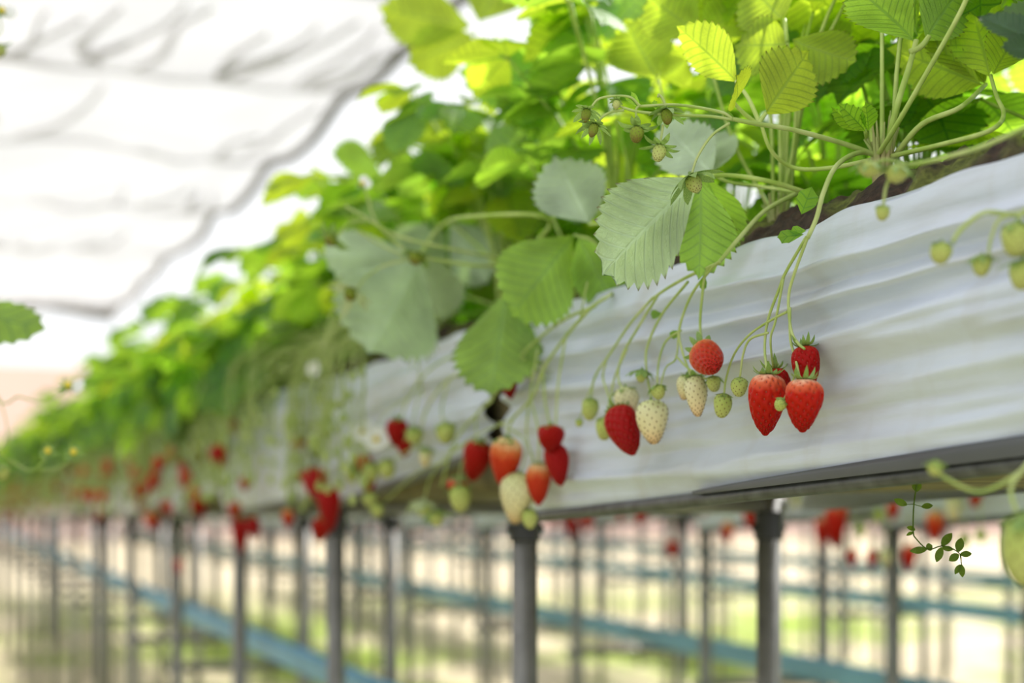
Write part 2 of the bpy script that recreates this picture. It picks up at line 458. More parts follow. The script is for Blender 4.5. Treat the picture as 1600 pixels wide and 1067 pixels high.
# ------------------------------------------------------------------ setting: ground, wall, net
SL = .0245
mb = MB()
nx, ny = 40, 60
g = [[mb.vert((-14 + 56 * i / nx, -3 + 45 * j / ny, SL * (-3 + 45 * j / ny) + .04 * noise.noise(V((i * .9, j * .9, 0))))) for j in range(ny + 1)] for i in range(nx + 1)]
for i in range(nx):
    for j in range(ny): mb.face((g[i][j], g[i + 1][j], g[i + 1][j + 1], g[i][j + 1]))
o = build(mb, 'floor', M_GROUND); o['kind'] = 'structure'
mb = MB(); box(mb, (14, 27, 1.95), (56, .15, 3.2)); o = build(mb, 'wall_far', M_PINK, smooth=False); o['kind'] = 'structure'

NZ = 1.6
def net():
    root = thing('shade_net', (0, 7, CZ + NZ), 'white wrinkled shade net stretched overhead at the upper left', 'shade net')
    org = root.location
    xe = .889 ** -1 * NZ * math.cos(TH)
    wires = [2.2, 3.4, 4.6, 5.75, 6.95, 8.2, 9.7, 12.2]
    mb = MB(); nx, ny = 90, 220
    rows = []
    def zz(x, y):
        for a, b in zip(wires, wires[1:]):
            if a <= y <= b:
                t = (y - a) / (b - a); sag = -.05 * (4 * t * (1 - t)) ** .8
                break
        else: sag = 0
        s = x * 1.25 + y * .55
        w = noise.noise(V((s * 2.2, (y - x * .4) * .35, 3)))
        rid = (1 - abs(w)) ** 5
        return NZ + CZ + sag * .8 + .035 * rid + .03 * noise.noise(V((x * 2, y * 2, 9)))
    for j in range(ny + 1):
        y = 2.2 + 10.0 * j / ny; row = []
        for i in range(nx + 1):
            x = -5 + (xe + 5) * i / nx
            ex = .05 * noise.noise(V((y * 1.3, 0, 0))) * (i / nx) ** 8
            row.append(mb.vert((x + ex, y + .06 * noise.noise(V((x * 1.5, 0, 5))) * (j == ny), zz(x, y))))
        rows.append(row)
    for j in range(ny):
        for i in range(nx): mb.face((rows[j][i], rows[j][i + 1], rows[j + 1][i + 1], rows[j + 1][i]))
    build(mb, 'net_cloth', M_NET, root, org)
    for lay in range(2):                       # bunched cloth at the far end
        mb = MB(); pr = None
        for i in range(81):
            x = -5 + (xe + 5) * i / 80; w = .55 + .4 * noise.noise(V((x * 1.1, lay, 2)))
            cur = [mb.vert((x, 12.18 - w * t, zz(x, 12.18 - w * t) - .02 * (lay + 1) - .03 * abs(noise.noise(V((x * 4, t * 3, lay)))))) for t in (0, .25, .5, .75, 1)]
            if pr:
                for a in range(4): mb.face((pr[a], pr[a + 1], cur[a + 1], cur[a]))
            pr = cur
        build(mb, 'bunched_cloth', M_NET, root, org)
    mb = MB(); tube(mb, [V((-5 + (xe + 5) * i / 40, 12.2, NZ + CZ - .03 + .03 * math.sin(i * .9))) for i in range(41)], .028, .028, 6)
    build(mb, 'end_hem', M_WIRE, root, org)
    rnd = random.Random(5)
    for k in range(70):                       # gathers where the cloth doubles under itself
        j = rnd.randrange(1, len(wires) - 1)
        x0 = rnd.uniform(-.9, xe - .1); y0 = wires[j] - rnd.uniform(0, .25); l = rnd.uniform(.35, .9); w = rnd.uniform(.014, .034)
        mb = MB(); pr = None
        sx = rnd.uniform(.02, .28)
        for i in range(9):
            t = i / 8; y = y0 - l * t * (1 if y0 - l > 2.2 else .5); x = x0 + sx * l * t + .03 * math.sin(t * 5 + k)
            ww = w * (1 - t) ** .7 * (.4 + .6 * min(1, t * 4)) + .004
            z = zz(x, y)
            lay = []
            for dz in (-.012, -.024): lay += [mb.vert((x - ww, y, z + dz)), mb.vert((x, y, z + dz * 2.2)), mb.vert((x + ww, y, z + dz))]
            if pr:
                for a in (0, 1): mb.face((pr[a], pr[a + 1], lay[a + 1], lay[a]))
            pr = lay
        build(mb, 'cloth_gather', M_NET, root, org)
    mb = MB(); tube(mb, catmull([V((xe - .02 + .03 * noise.noise(V((y * 1.3, 0, 0))), y, zz(xe, y) - .01)) for y in [2.2 + .4 * k for k in range(26)]], 3), .022, .022, 6)
    build(mb, 'edge_hem', M_WIRE, root, org)
    for y in wires[1:]:
        mb = MB(); pr = None
        for i in range(61):
            x = -5 + (xe + 5) * i / 60; ww = .035 + .02 * noise.noise(V((x * 3, y, 0)))
            cur = [mb.vert((x, y - ww, zz(x, y - ww) - .012)), mb.vert((x, y, zz(x, y) - .016)), mb.vert((x, y + ww * .6, zz(x, min(12.19, y + ww)) - .012))]
            if pr:
                for a in (0, 1): mb.face((pr[a], pr[a + 1], cur[a + 1], cur[a]))
            pr = cur
        build(mb, 'wire_sleeve', M_NET, root, org)
        mb = MB(); tube(mb, [V((-5 + (xe + 5) * i / 30, y, zz(-5 + (xe + 5) * i / 30, y) + .012)) for i in range(31)], .006, .006, 5)
        build(mb, 'support_wire', M_WIRE, root, org)
net()

# ------------------------------------------------------------------ beds
FR = [.30, 1.64, 2.43, 3.15, 3.87] + [3.87 + .72 * k for k in range(1, 11)]
ZT = 1.222
def skirt(Y0, Y1, X, zb0, zb1, seed, ny, nz, gap=.012):
    mb = MB(); rows = []
    Y0 += gap; Y1 -= gap
    for i in range(ny + 1):
        t = i / ny; y = Y0 + (Y1 - Y0) * t
        zt = ZT + .006 * noise.noise(V((y * 3.1, seed, 0))) + .004 * noise.noise(V((y * 11, seed, 4)))
        zb = zb0 + (zb1 - zb0) * t + .002 * noise.noise(V((y * 4, seed, 2)))
        row = []
        for k, (dx, dz) in enumerate(((.045, -.010), (.028, .001), (.013, .004), (.004, .001))):
            row.append(mb.vert((X + dx, y, zt + dz + .004 * noise.noise(V((y * 14, k * .7, seed))))))
        for j in range(nz + 1):
            s = j / nz
            env = min(1, s * 6) * min(1, (1 - s) * 7 + .12)
            ss = s + .10 * noise.noise(V((y * 1.6, s * 2, seed + 7)))
            a = noise.noise(V((y * 1.1 + .4 * s, ss * 6.8, seed)))
            b = noise.noise(V((y * 2.6, ss * 17, seed + 3)))
            c = noise.noise(V((y * .8, ss * 3.5, seed + 11)))
            x = .0125 * (1 - 2 * abs(a)) + .0030 * (1 - 2 * abs(b)) + .007 * c
            d = .0018 * noise.noise(V((y * 18, s * 22, seed + 5)))
            row.append(mb.vert((X + .004 - (x + d) * env * (1 if ny > 60 else .8), y, zt + (zb - zt) * s)))
        row.append(mb.vert((X + .012, y, zb - .006)))
        rows.append(row)
    for i in range(ny):
        for j in range(len(rows[0]) - 1): mb.face((rows[i][j + 1], rows[i][j], rows[i + 1][j], rows[i + 1][j + 1]))
    return mb
def bed(dx, frames, label, sections, near, rz=0, name='growing_bed'):
    X1, X2, XF = .68 + dx, 1.0 + dx, .65 + dx
    root = thing(name, (X1, frames[1], SL * frames[1]), label, 'growing bed', 'raised growing beds')
    org = root.location.copy()
    ylo, yhi = frames[0], frames[-1] + .2
    mb = MB()
    rows = []
    prof = [(.662, 1.20), (.664, 1.05), (.675, 1.033), (.70, 1.03), (.98, 1.03), (1.01, 1.035), (1.02, 1.06), (1.022, 1.20)]
    ns = 60
    for i in range(ns + 1):
        y = ylo + (yhi - ylo) * i / ns
        rows.append([mb.vert((x + dx, y, z + .003 * noise.noise(V((y * 2, x, 1))))) for x, z in prof])
    for i in range(ns):
        for j in range(len(prof) - 1): mb.face((rows[i][j], rows[i][j + 1], rows[i + 1][j + 1], rows[i + 1][j]))
    mb.face(rows[0]); mb.face(rows[-1][::-1])
    build(mb, 'trough', M_TROUGH, root, org)
    for k, (y0, y1, b0, b1) in enumerate(sections):
        hi = near and k < 3
        sk = build(skirt(y0, y1, XF, b0, b1, k * 3.7 + dx * 5 + 1, 200 if hi and k == 0 else 80 if hi else 36, 70 if hi else 28), 'side_sheet', M_FILM, root, org)
        mb = MB(); tube(mb, catmull([V((XF + .004, y0 + .015 + (y1 - y0 - .03) * t, b0 + (b1 - b0) * t - .004 - .0015 * math.sin(PI * t))) for t in [q / 8 for q in range(9)]], 3), .0062, .0062, 10)
        build(mb, 'edge_tube', M_TUBE, root, org)
        mb = skirt(y0, y1, -(1.032 + dx), b0 + .01, b1 + .01, k * 2.1 + dx, 24, 16); mb.v = [(-a, b, c) for a, b, c in mb.v]; mb.f = [f[::-1] for f in mb.f]
        build(mb, 'back_sheet', M_FILM, root, org)
    for y in frames:
        gz = SL * y - .05
        for X in (X1, X2):
            mb = MB(); tube(mb, [V((X, y, gz)), V((X, y, 1.03))], .0148, .0148, 14)
            lg = build(mb, 'leg', M_STEEL, root, org)
            mb = MB()
            tube(mb, [V((X, y, .976)), V((X, y, .978)), V((X, y, 1.008)), V((X, y, 1.010))], .0178, .0178, 16)
            tube(mb, [V((X - .021, y, .99)), V((X + .021, y, .99))], .005, .005, 8)
            build(mb, 'coupler', M_BLACK, lg, org)
        mb = MB(); zc = .651 + SL * (y - 3.63) - .022 + rz
        tube(mb, [V((X1 - .02, y + .018, zc)), V((X2 + .02, y + .018, zc))], .011, .011, 8)
        build(mb, 'crossbar', M_STEEL, root, org)
        mb = MB(); tube(mb, [V((X1 - .02, y, 1.018)), V((X2 + .02, y, 1.018))], .010, .010, 8)
        build(mb, 'top_crossbar', M_STEEL, root, org)
    return root
def sects(frames, rnd, low=0):
    s = []
    for a, b in zip(frames, frames[1:]): s.append((a, b, 1.035 + low + rnd.uniform(-.01, .03), 1.012 + low + rnd.uniform(-.012, .01)))
    return s
rs = random.Random(11)
S1 = [(.30, 1.625, 1.060, 1.0045), (1.655, 2.43, 1.085, 1.022)] + sects(FR[2:], rs)
BED = bed(0, FR, 'near raised growing bed with white plastic sides on grey pipe legs', S1, True)
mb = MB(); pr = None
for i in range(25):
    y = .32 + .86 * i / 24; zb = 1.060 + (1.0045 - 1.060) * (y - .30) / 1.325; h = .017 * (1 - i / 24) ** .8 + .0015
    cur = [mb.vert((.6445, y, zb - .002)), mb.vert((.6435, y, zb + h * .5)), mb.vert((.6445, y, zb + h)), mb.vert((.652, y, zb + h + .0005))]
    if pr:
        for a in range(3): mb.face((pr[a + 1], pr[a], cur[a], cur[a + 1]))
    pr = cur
build(mb, 'dark_strip', simple('dark_grey_strip', (.075, .08, .09), .45, 0, .15, 12), BED, BED.location)  # plain dark grey strip over the sheet above its tube, thinning with distance
mb = MB()
for k in range(5):
    tube(mb, [PX(813 + k * 4, 508, .648) + V((-.002 * (k % 2), 0, 0)), PX(811 + k * 4, 536, .645)], .0035, .003, 6)
build(mb, 'black_strap', M_BLACK, BED, BED.location)
FR2 = [.30 + .72 * k for k in range(20)]
FR3 = [.65 + .9 * k for k in range(16)]
bed(1.09, FR2, 'second raised bed seen beneath the near bed with fruit hanging along it', sects(FR2, random.Random(2), -.03), False)
bed(2.18, FR3, 'third raised bed standing behind the second bed', sects(FR3, random.Random(3)), False, .05)
bed(3.27, FR3, 'fourth raised bed behind the third bed, faint between the legs', sects(FR3, random.Random(4)), False, .06)
bed(4.36, FR3, 'farthest raised bed at the right behind all the others', sects(FR3, random.Random(5)), False)
FR0 = [.5, 1.3, 2.1, 2.9]
bed(-1.14, FR0, 'raised bed at the left edge whose plants overhang the aisle', sects(FR0, random.Random(6)), False)

def rail(X, y0, y1, label, dz=0):
    mb = MB()
    n = 24; pr = None
    for i in range(n + 1):
        y = y0 + (y1 - y0) * i / n; z = .651 + SL * (y - 3.63) + dz
        prof = [(-.024, -.010), (-.024, .03), (-.018, .036), (-.012, .03), (-.012, 0), (.012, 0), (.012, .03), (.018, .036), (.024, .03), (.024, -.010)]
        cur = [mb.vert((X + a, y, z + b)) for a, b in prof]
        if pr:
            for j in range(len(prof)):
                j2 = (j + 1) % len(prof); mb.face((pr[j], pr[j2], cur[j2], cur[j]))
        else: mb.face(cur[::-1])
        pr = cur
    mb.face(pr)
    o = build(mb, 'support_rail', M_BLUE, None, (X, y0, .6), smooth=False); o.location = (X, y0, .6)
    tag(o, label, 'rail', 'blue rails under the beds')
rail(.94, .3, 14, 'light blue rail lying on crossbars under the near bed')
rail(2.03, .3, 14, 'light blue rail under the second bed, crossing the middle of the lower half')
rail(3.115, .65, 14, 'pale blue rail under the third bed at the lower right', .05)
rail(4.205, .65, 14, 'faint blue rail under the fourth bed behind all nearer rails', .06)

def soil(dx, y0, y1, ny, nx, label, group='bed soil'):
    mb = MB(); rows = []
    for i in range(ny + 1):
        y = y0 + (y1 - y0) * i / ny; row = []
        for j in range(nx + 1):
            s = j / nx; x = .664 + .354 * s + dx
            z = ZT - .010 + .052 * (1 - math.exp(-s * 14)) * (1 - math.exp(-(1 - s) * 14))
            if nx > 20:
                z += .012 * noise.noise(V((x * 28, y * 28, 0))) + .009 * noise.noise(V((x * 75, y * 75, 2))) + .003 * noise.noise(V((x * 170, y * 170, 2)))
            row.append(mb.vert((x, y, z)))
        rows.append(row)
    for i in range(ny):
        for j in range(nx): mb.face((rows[i][j], rows[i][j + 1], rows[i + 1][j + 1], rows[i + 1][j]))
    o = build(mb, 'potting_soil', M_SOIL, None, (.84 + dx, y0, ZT)); o.location = (.84 + dx, y0, ZT)
    tag(o, label, 'soil', None, 'stuff')
def soil_near():
    soil(0, .3, 2.6, 420, 70, 'dark brown potting soil with green moss along the top of near bed')
soil_near()
soil(0, 2.6, 11.2, 60, 6, 'dark soil under the dense foliage at the far part of near bed')
soil(1.09, .3, 14, 60, 6, 'dark soil filling the second bed')
soil(2.18, .65, 14, 60, 6, 'dark soil filling the third bed')
soil(-1.14, .5, 3.0, 20, 6, 'dark soil filling the bed at the left edge')

# ------------------------------------------------------------------ plants
ZS = ZT + .036
# draped fruit stalks, in plant-local coordinates (crown .08 behind the sheet, hanging to -X)
STALK = []
for k in range(7):
    rnd = random.Random(500 + k); mb = MB(); ends = []
    for s in range(15):
        y0 = rnd.uniform(-.02, .02); y1 = rnd.uniform(-.07, .18); out = rnd.uniform(.105, .16); dr = rnd.uniform(.02, .16)
        a = V((0, y0, .01)); b = V((-rnd.uniform(.04, .08), y0 + y1 * .3, rnd.uniform(.0, .075))); c = V((-out, y0 + y1 * .7, rnd.uniform(-.04, .03))); e = V((-out - .005, y0 + y1, -dr))
        pts = catmull([a, b, c, e], 5); tube(mb, pts, .0015, .0010, 5)
        for q in range(rnd.choice((2, 3, 3, 4))):
            f = e + V((rnd.uniform(-.02, .012), rnd.uniform(-.045, .045), -rnd.uniform(.02, .08)))
            tube(mb, catmull([e, e.lerp(f, .4) + V((0, (f.y - e.y) * .35, .004)), f], 4), .0009, .0006, 4); 
            if rnd.random() < .45: ends.append(f)
            else:
                tube(mb, [f + UP * .002, f - UP * .004, f - UP * .010, f - UP * .013], .003, .002, 6, rfun=lambda t: (.0015, .0052, .0045, .001)[min(3, int(t * 3.01))])
    STALK.append((mb.mesh('fruit_stalks', M_STEM), ends))
PLANTS = []                                   # (root, Y) of plants on the near bed's front row
def near_plant(x, y, seed, nl, hmin, hmax, label, keep=None, lean=(.15, .8), mats=None, L=(.066, .094), az=None, group=None, low=0):
    rnd = random.Random(seed)
    root = thing('strawberry_plant', (x, y, ZS), label, 'plant', group)
    for bl, ps in plant_leaves(rnd, nl, hmin, hmax, L, lean, keep, az) + (plant_leaves(rnd, low, .04, .16, L, (.3, 1.1), lambda e, d: -.06 < e.x < .2, (-1.7, 1.7)) if low else []):
        lf = build(bl, 'leaf', rnd.choice(mats or [M_LEAF, M_LEAF, M_MID, M_YOUNG]), root)
        build(ps, 'petiole', M_PET, lf)
    mb = MB()
    for k in range(9):
        a = k * 2.4; d = V((math.cos(a), math.sin(a), 0))
        tube(mb, catmull([V((0, 0, -.012)) + d * .004, d * .007 + UP * .010, d * .012 + UP * (.02 + .01 * (k % 3))], 3), .0034, .0006, 5)
    build(mb, 'crown', M_CROWN, root)
    return root
GP = 'strawberry plants of the near bed'
# hero plant whose crown stands clear at the right
cr = PX(1378, 246, .72)
P1 = thing('strawberry_plant', cr, 'strawberry plant with bare crown at right, its stems arching over the white sheet', 'plant', GP)
cr2 = PX(1215, 345, .735)
P2 = thing('strawberry_plant', cr2, 'strawberry plant with the big pale drooping leaf, left of the bare crown', 'plant', GP)
cr3 = V((.73, 1.50, ZS + .005))
P3 = thing('strawberry_plant', cr3, 'strawberry plant beside the black strap with leaves hanging over the sheet joint', 'plant', GP)
cr4 = V((.73, 1.82, ZS + .005))
P4 = thing('strawberry_plant', cr4, 'strawberry plant with a broad blurred pale leaf draped left of the sheet joint', 'plant', GP)
for P in (P1, P2, P3, P4):
    mb = MB()
    for k in range(14):
        a = k * 2.4; d = V((math.cos(a), math.sin(a), 0))
        tube(mb, catmull([V((0, 0, -.03)) + d * .004, d * .007 + UP * .002, d * (.010 + .004 * (k % 2)) + UP * (.014 + .010 * (k % 3))], 3), .0034, .0006, 5)
    build(mb, 'crown', M_CROWN, P)

def hleaflet(mb, base, tip, wpx, db, dt, side=-1, roll=0, fold=.15, droop=.12, curl=.08, n=10, m=6, corr=.095, seed=1, skew=0):
    """leaflet from a base point to a tip point at given distances; side -1 shows its underside to the aisle"""
    b = PD(*base, db); t = PD(*tip, dt)
    dirv = t - b
    view = ((b + t) / 2 - CAM).normalized()
    z = view * (-side if side < 0 else -1)
    z = (z - dirv.normalized() * z.dot(dirv.normalized())).normalized()
    z = Matrix.Rotation(math.radians(roll), 3, dirv.normalized()) @ z
    L = dirv.length
    # keep the tip where asked despite the droop
    leaflet(mb, b, (dirv + z * droop * L).normalized(), z, math.sqrt(L * L) * 1.0, wpx * (db + dt) / 2 / FPX, fold, droop, curl, n, m, corr, random.Random(seed), skew)
def hleaf(plant, mt, leaflets, petiole=None, pr=.0021, label=None):
    mb = MB()
    for l in leaflets: hleaflet(mb, **l)
    lf = build(mb, 'leaf', mt, plant, plant.location)
    if petiole:
        ps = MB()
        for pl in petiole:
            pts = catmull(pl, 6); tube(ps, pts, pr, pr * .75, 7)
        build(ps, 'petiole', M_PET, lf, plant.location)
    if label: lf['label'] = label
    return lf
def LF(base, tip, w, db, dt, **k): return dict(base=base, tip=tip, wpx=w, db=db, dt=dt, **k)

# --- big drooping pale leaf (over the sheet)
hleaf(P2, M_PALE, [LF((1092, 277), (945, 425), 165, 1.24, 1.20, roll=-22, fold=.32, droop=.12, seed=3, n=11, curl=.22)],
      [[PX(1262, 302, .70), PX(1200, 283, .66), PD(1140, 274, 1.26), PD(1092, 277, 1.24)]], .0022, 'large pale grey-green leaf hanging over the sheet')
hleaf(P2, M_MID, [LF((1094, 280), (1092, 432), 112, 1.24, 1.27, roll=22, fold=.45, droop=.10, seed=4, n=11, curl=.2),
                  LF((1102, 278), (1140, 392), 78, 1.25, 1.33, roll=30, fold=.35, droop=.2, seed=5, curl=.2)], None, .002, 'greener leaflets at the right of the large pale leaf')
# --- pale leaflet behind the flowers
hleaf(P2, M_PALE, [LF((1112, 270), (1035, 190), 100, 1.33, 1.42, roll=10, fold=.2, seed=6), LF((1114, 268), (1120, 205), 70, 1.34, 1.45, roll=-30, seed=7)],
      [[PX(1262, 303, .72), PX(1190, 292, .70), PD(1140, 285, 1.33), PD(1112, 270, 1.33)]], .0018)
# --- yellow back-lit leaf pair above
hleaf(P1, M_YOUNG, [LF((1152, 128), (1060, 42), 78, 1.25, 1.27, roll=-18, fold=.5, droop=.1, seed=8, n=11),
                    LF((1196, 178), (1262, 82), 104, 1.22, 1.25, roll=12, fold=.2, droop=.05, seed=9, n=11),
                    LF((1148, 160), (1150, 120), 70, 1.21, 1.15, side=1, roll=65, fold=.2, seed=10)],
      [[cr, PX(1300, 262, .69), PD(1240, 262, 1.25), PD(1205, 235, 1.23), PD(1188, 190, 1.22)], [PD(1188, 195, 1.22), PD(1170, 155, 1.235), PD(1150, 127, 1.25)],
       [PD(1184, 195, 1.22), PD(1190, 186, 1.22), PD(1197, 176, 1.22)], [PD(1184, 195, 1.22), PD(1160, 175, 1.215), PD(1146, 160, 1.21)]], .0019, 'yellow-green backlit young leaf')
# --- large yellow leaf at the top
hleaf(P2, M_YOUNG, [LF((1232, 68), (1150, 70), 95, 1.32, 1.36, roll=25, seed=11, n=11), LF((1222, 30), (1170, -25), 110, 1.33, 1.4, roll=0, seed=12, n=11),
                    LF((1238, 62), (1335, 95), 110, 1.32, 1.30, roll=-35, fold=.3, seed=13, n=11)],
      [[cr2, PD(1240, 230, 1.36), PD(1243, 140, 1.34), PD(1230, 66, 1.32)], [PD(1230, 66, 1.32), PD(1226, 30, 1.33)]], .002)
hleaf(P2, M_YOUNG, [LF((1320, 92), (1260, 20), 100, 1.42, 1.45, roll=5, seed=14), LF((1316, 96), (1240, 100), 85, 1.42, 1.45, roll=20, seed=15), LF((1322, 92), (1372, 30), 90, 1.42, 1.5, roll=0, seed=16)],
      [[PX(1365, 240, .78), PD(1355, 160, 1.38), PD(1335, 105, 1.41), PD(1318, 94, 1.42)]], .002)
# --- leaf on the strong petiole right of the crown
hleaf(P1, M_MID, [LF((1427, 62), (1335, -20), 105, 1.20, 1.16, roll=-25, fold=.3, seed=17, n=11), LF((1434, 58), (1440, -45), 70, 1.21, 1.28, roll=60, fold=.5, seed=18, n=11),
                  LF((1446, 62), (1515, -35), 110, 1.20, 1.22, roll=30, fold=.3, seed=19, n=11)],
      [[cr + V((0, -.004, 0)), PD(1402, 165, 1.19), PD(1422, 100, 1.20), PD(1432, 62, 1.2)], [PD(1422, 82, 1.2), PD(1440, 72, 1.2), PD(1452, 56, 1.2)]], .0027)
# hairy long petiole leaning right
def hairy(plant):
    ps = MB(); pts = catmull([cr + V((-.003, .004, 0)), PD(1398, 200, 1.17), PD(1450, 110, 1.14), PD(1500, 20, 1.12), PD(1525, -40, 1.11)], 14)
    tube(ps, pts, .0021, .0018, 7)
    rr = random.Random(3)
    for k in range(70):
        i = rr.randrange(28, 48); p = pts[i].lerp(pts[i + 1], rr.random())
        d = V((rr.uniform(-1, 1), rr.uniform(-1, 1), rr.uniform(-.5, .8))).normalized()
        tube(ps, [p, p + d * rr.uniform(.003, .006)], .00013, .00005, 3)
    mb = MB()
    hleaflet(mb, (1525, -38), (1600, -120), 110, 1.11, 1.12); hleaflet(mb, (1525, -38), (1470, -130), 110, 1.11, 1.15)
    lf = build(mb, 'leaf', M_MID, plant, plant.location); build(ps, 'petiole', M_PET, lf, plant.location)
hairy(P1)
hleaf(P1, M_YOUNG, [LF((1533, 132), (1390, 78), 112, 1.24, 1.30, roll=-20, fold=.35, seed=20, n=11), LF((1540, 130), (1470, 30), 95, 1.24, 1.28, roll=40, fold=.2, seed=21)],
      [[cr + V((.01, 0, 0)), PX(1440, 195, .73), PX(1500, 168, .74), PD(1540, 132, 1.24)]], .0024)
hleaf(P1, M_YOUNG, [LF((1546, 118), (1512, -10), 100, 1.22, 1.26, roll=-10, fold=.3, seed=22, n=11), LF((1552, 116), (1600, 40), 84, 1.22, 1.2, roll=35, fold=.3, seed=23)],
      [[cr + V((.004, -.004, 0)), PX(1470, 226, .715), PX(1545, 205, .715), PD(1568, 180, 1.15), PD(1557, 150, 1.18), PD(1548, 118, 1.22)]], .002)
hleaf(P1, M_DARK, [LF((1640, 75), (1530, 28), 70, 1.02, 1.05, side=1, roll=55, fold=.3, seed=24), LF((1640, 85), (1565, 75), 55, 1.02, 1.02, side=1, roll=50, fold=.3, seed=25),
                   LF((1650, 40), (1560, 20), 60, 1.03, 1.06, roll=15, seed=26)],
      [[PX(1600, 215, .70), PD(1650, 150, 1.0), PD(1642, 76, 1.02)]], .002)
# baby folded leaves at the crown
hleaf(P1, M_LEAF, [LF((1352, 205), (1312, 164), 30, 1.2, 1.19, side=1, roll=10, fold=.9, droop=.3, n=7, seed=27), LF((1345, 205), (1300, 168), 22, 1.21, 1.2, side=1, roll=-20, fold=.9, n=7, seed=28),
                   LF((1357, 205), (1352, 160), 28, 1.2, 1.19, side=1, roll=20, fold=.8, n=7, seed=29)], [[cr, PX(1358, 225, .72), PD(1352, 204, 1.2)]], .002, 'crinkled young leaf still folded')
# --- leaves hanging over the sheet joint
hleaf(P2, M_PALE, [LF((920, 350), (868, 246), 118, 1.50, 1.55, roll=8, fold=.2, droop=.08, seed=30, n=11)], [[PX(1180, 385, .72), PX(1040, 372, .66), PD(960, 352, 1.49), PD(920, 350, 1.5)]], .0018)
hleaf(P3, M_MID, [LF((897, 368), (800, 492), 142, 1.56, 1.52, roll=-12, fold=.18, droop=.08, seed=31, n=11),
                  LF((903, 372), (962, 484), 98, 1.50, 1.54, roll=22, fold=.2, droop=.1, seed=32, n=11)], [[cr3, PX(965, 430, .68), PD(930, 380, 1.52), PD(898, 367, 1.55)]], .0022)
hleaf(P3, M_MID, [LF((790, 452), (768, 612), 138, 1.68, 1.60, roll=10, fold=.2, droop=.12, seed=33, n=11),
                  LF((800, 468), (812, 540), 44, 1.68, 1.66, roll=60, fold=.3, droop=.1, seed=34)], [[cr3 + V((0, .02, 0)), PX(850, 440, .68), PD(815, 430, 1.66), PD(790, 452, 1.68)]], .002)
hleaf(P4, M_PALE, [LF((655, 400), (580, 548), 185, 1.88, 1.80, roll=-8, fold=.22, droop=.10, seed=35, n=11),
                   LF((640, 395), (505, 400), 105, 1.88, 1.85, roll=30, fold=.3, droop=.1, seed=36, n=11),
                   LF((662, 398), (690, 500), 95, 1.9, 1.95, roll=35, fold=.3, droop=.1, seed=37, n=11)],
      [[cr4, PX(800, 420, .68), PX(860, 344, .64), PX(740, 338, .58), PD(690, 352, 1.87), PD(655, 400, 1.88)]], .0026, 'broad pale drooping leaf')
hleaf(P4, M_PALE, [LF((700, 345), (760, 440), 95, 1.98, 1.95, roll=20, fold=.4, seed=38), LF((690, 350), (640, 420), 100, 2.0, 2.0, roll=-20, fold=.3, seed=39)], [[cr4, PX(770, 410, .68), PD(700, 345, 1.98)]], .002)
# --- backlit leaves of the middle plants reaching up past the net's edge
J = lambda u, v, d: PD(u, v, d)
hleaf(P4, M_YOUNG, [LF((735, 40), (596, 12), 100, 1.98, 2.0, roll=25, fold=.2, seed=70), LF((742, 55), (640, 98), 88, 1.98, 2.0, roll=10, fold=.15, seed=71), LF((750, 35), (790, -50), 95, 1.98, 2.02, roll=-20, seed=72)],
      [[cr4, J(760, 300, 1.97), J(752, 150, 1.98), J(742, 45, 1.98)]], .0018)
hleaf(P3, M_LEAF, [LF((852, 128), (722, 112), 110, 1.74, 1.78, roll=-12, fold=.15, seed=73), LF((856, 134), (790, 190), 82, 1.74, 1.70, roll=15, fold=.2, seed=74), LF((860, 122), (872, 40), 95, 1.75, 1.8, roll=-15, fold=.2, seed=75)],
      [[cr3, J(925, 300, 1.68), J(890, 190, 1.72), J(855, 128, 1.74)]], .0018)
hleaf(P4, M_YOUNG, [LF((708, 222), (628, 176), 66, 1.95, 1.98, roll=20, fold=.2, seed=76), LF((712, 226), (776, 190), 74, 1.95, 1.92, roll=-20, fold=.2, seed=77), LF((710, 220), (705, 160), 60, 1.95, 2.02, roll=5, fold=.2, seed=78)],
      [[cr4, J(765, 380, 1.96), J(730, 280, 1.95), J(709, 224, 1.95)]], .0017)
hleaf(P3, M_YOUNG, [LF((1026, 122), (978, 32), 108, 1.50, 1.55, roll=10, fold=.2, seed=79, n=11), LF((1032, 122), (1074, 92), 70, 1.5, 1.5, roll=-30, fold=.3, seed=80)],
      [[cr3, J(1060, 330, 1.55), J(1045, 200, 1.51), J(1029, 124, 1.50)]], .0018)
hleaf(P2, M_YOUNG, [LF((1092, 52), (1012, -8), 96, 1.44, 1.48, roll=15, fold=.2, seed=93, n=11), LF((1098, 46), (1105, -60), 90, 1.44, 1.5, roll=0, seed=94), LF((1102, 54), (1160, 6), 84, 1.44, 1.46, roll=-20, seed=95)],
      [[cr2, J(1150, 230, 1.42), J(1115, 120, 1.43), J(1096, 52, 1.44)]], .0018)
hleaf(P3, M_LEAF, [LF((935, 60), (905, -40), 112, 1.66, 1.7, roll=0, fold=.2, seed=81), LF((930, 66), (838, 20), 96, 1.66, 1.7, roll=20, fold=.2, seed=82), LF((942, 62), (1010, -10), 100, 1.66, 1.7, roll=-10, fold=.2, seed=83)],
      [[cr3, J(985, 300, 1.62), J(958, 160, 1.65), J(936, 64, 1.66)]], .0019)
hleaf(P3, M_LEAF, [LF((832, 250), (900, 160), 95, 1.72, 1.75, roll=5, fold=.2, seed=84), LF((826, 252), (770, 200), 80, 1.72, 1.76, roll=20, fold=.2, seed=85), LF((822, 256), (745, 275), 84, 1.72, 1.68, roll=-50, fold=.3, seed=86)],
      [[cr3, J(890, 390, 1.69), J(850, 300, 1.71), J(828, 252, 1.72)]], .0018)
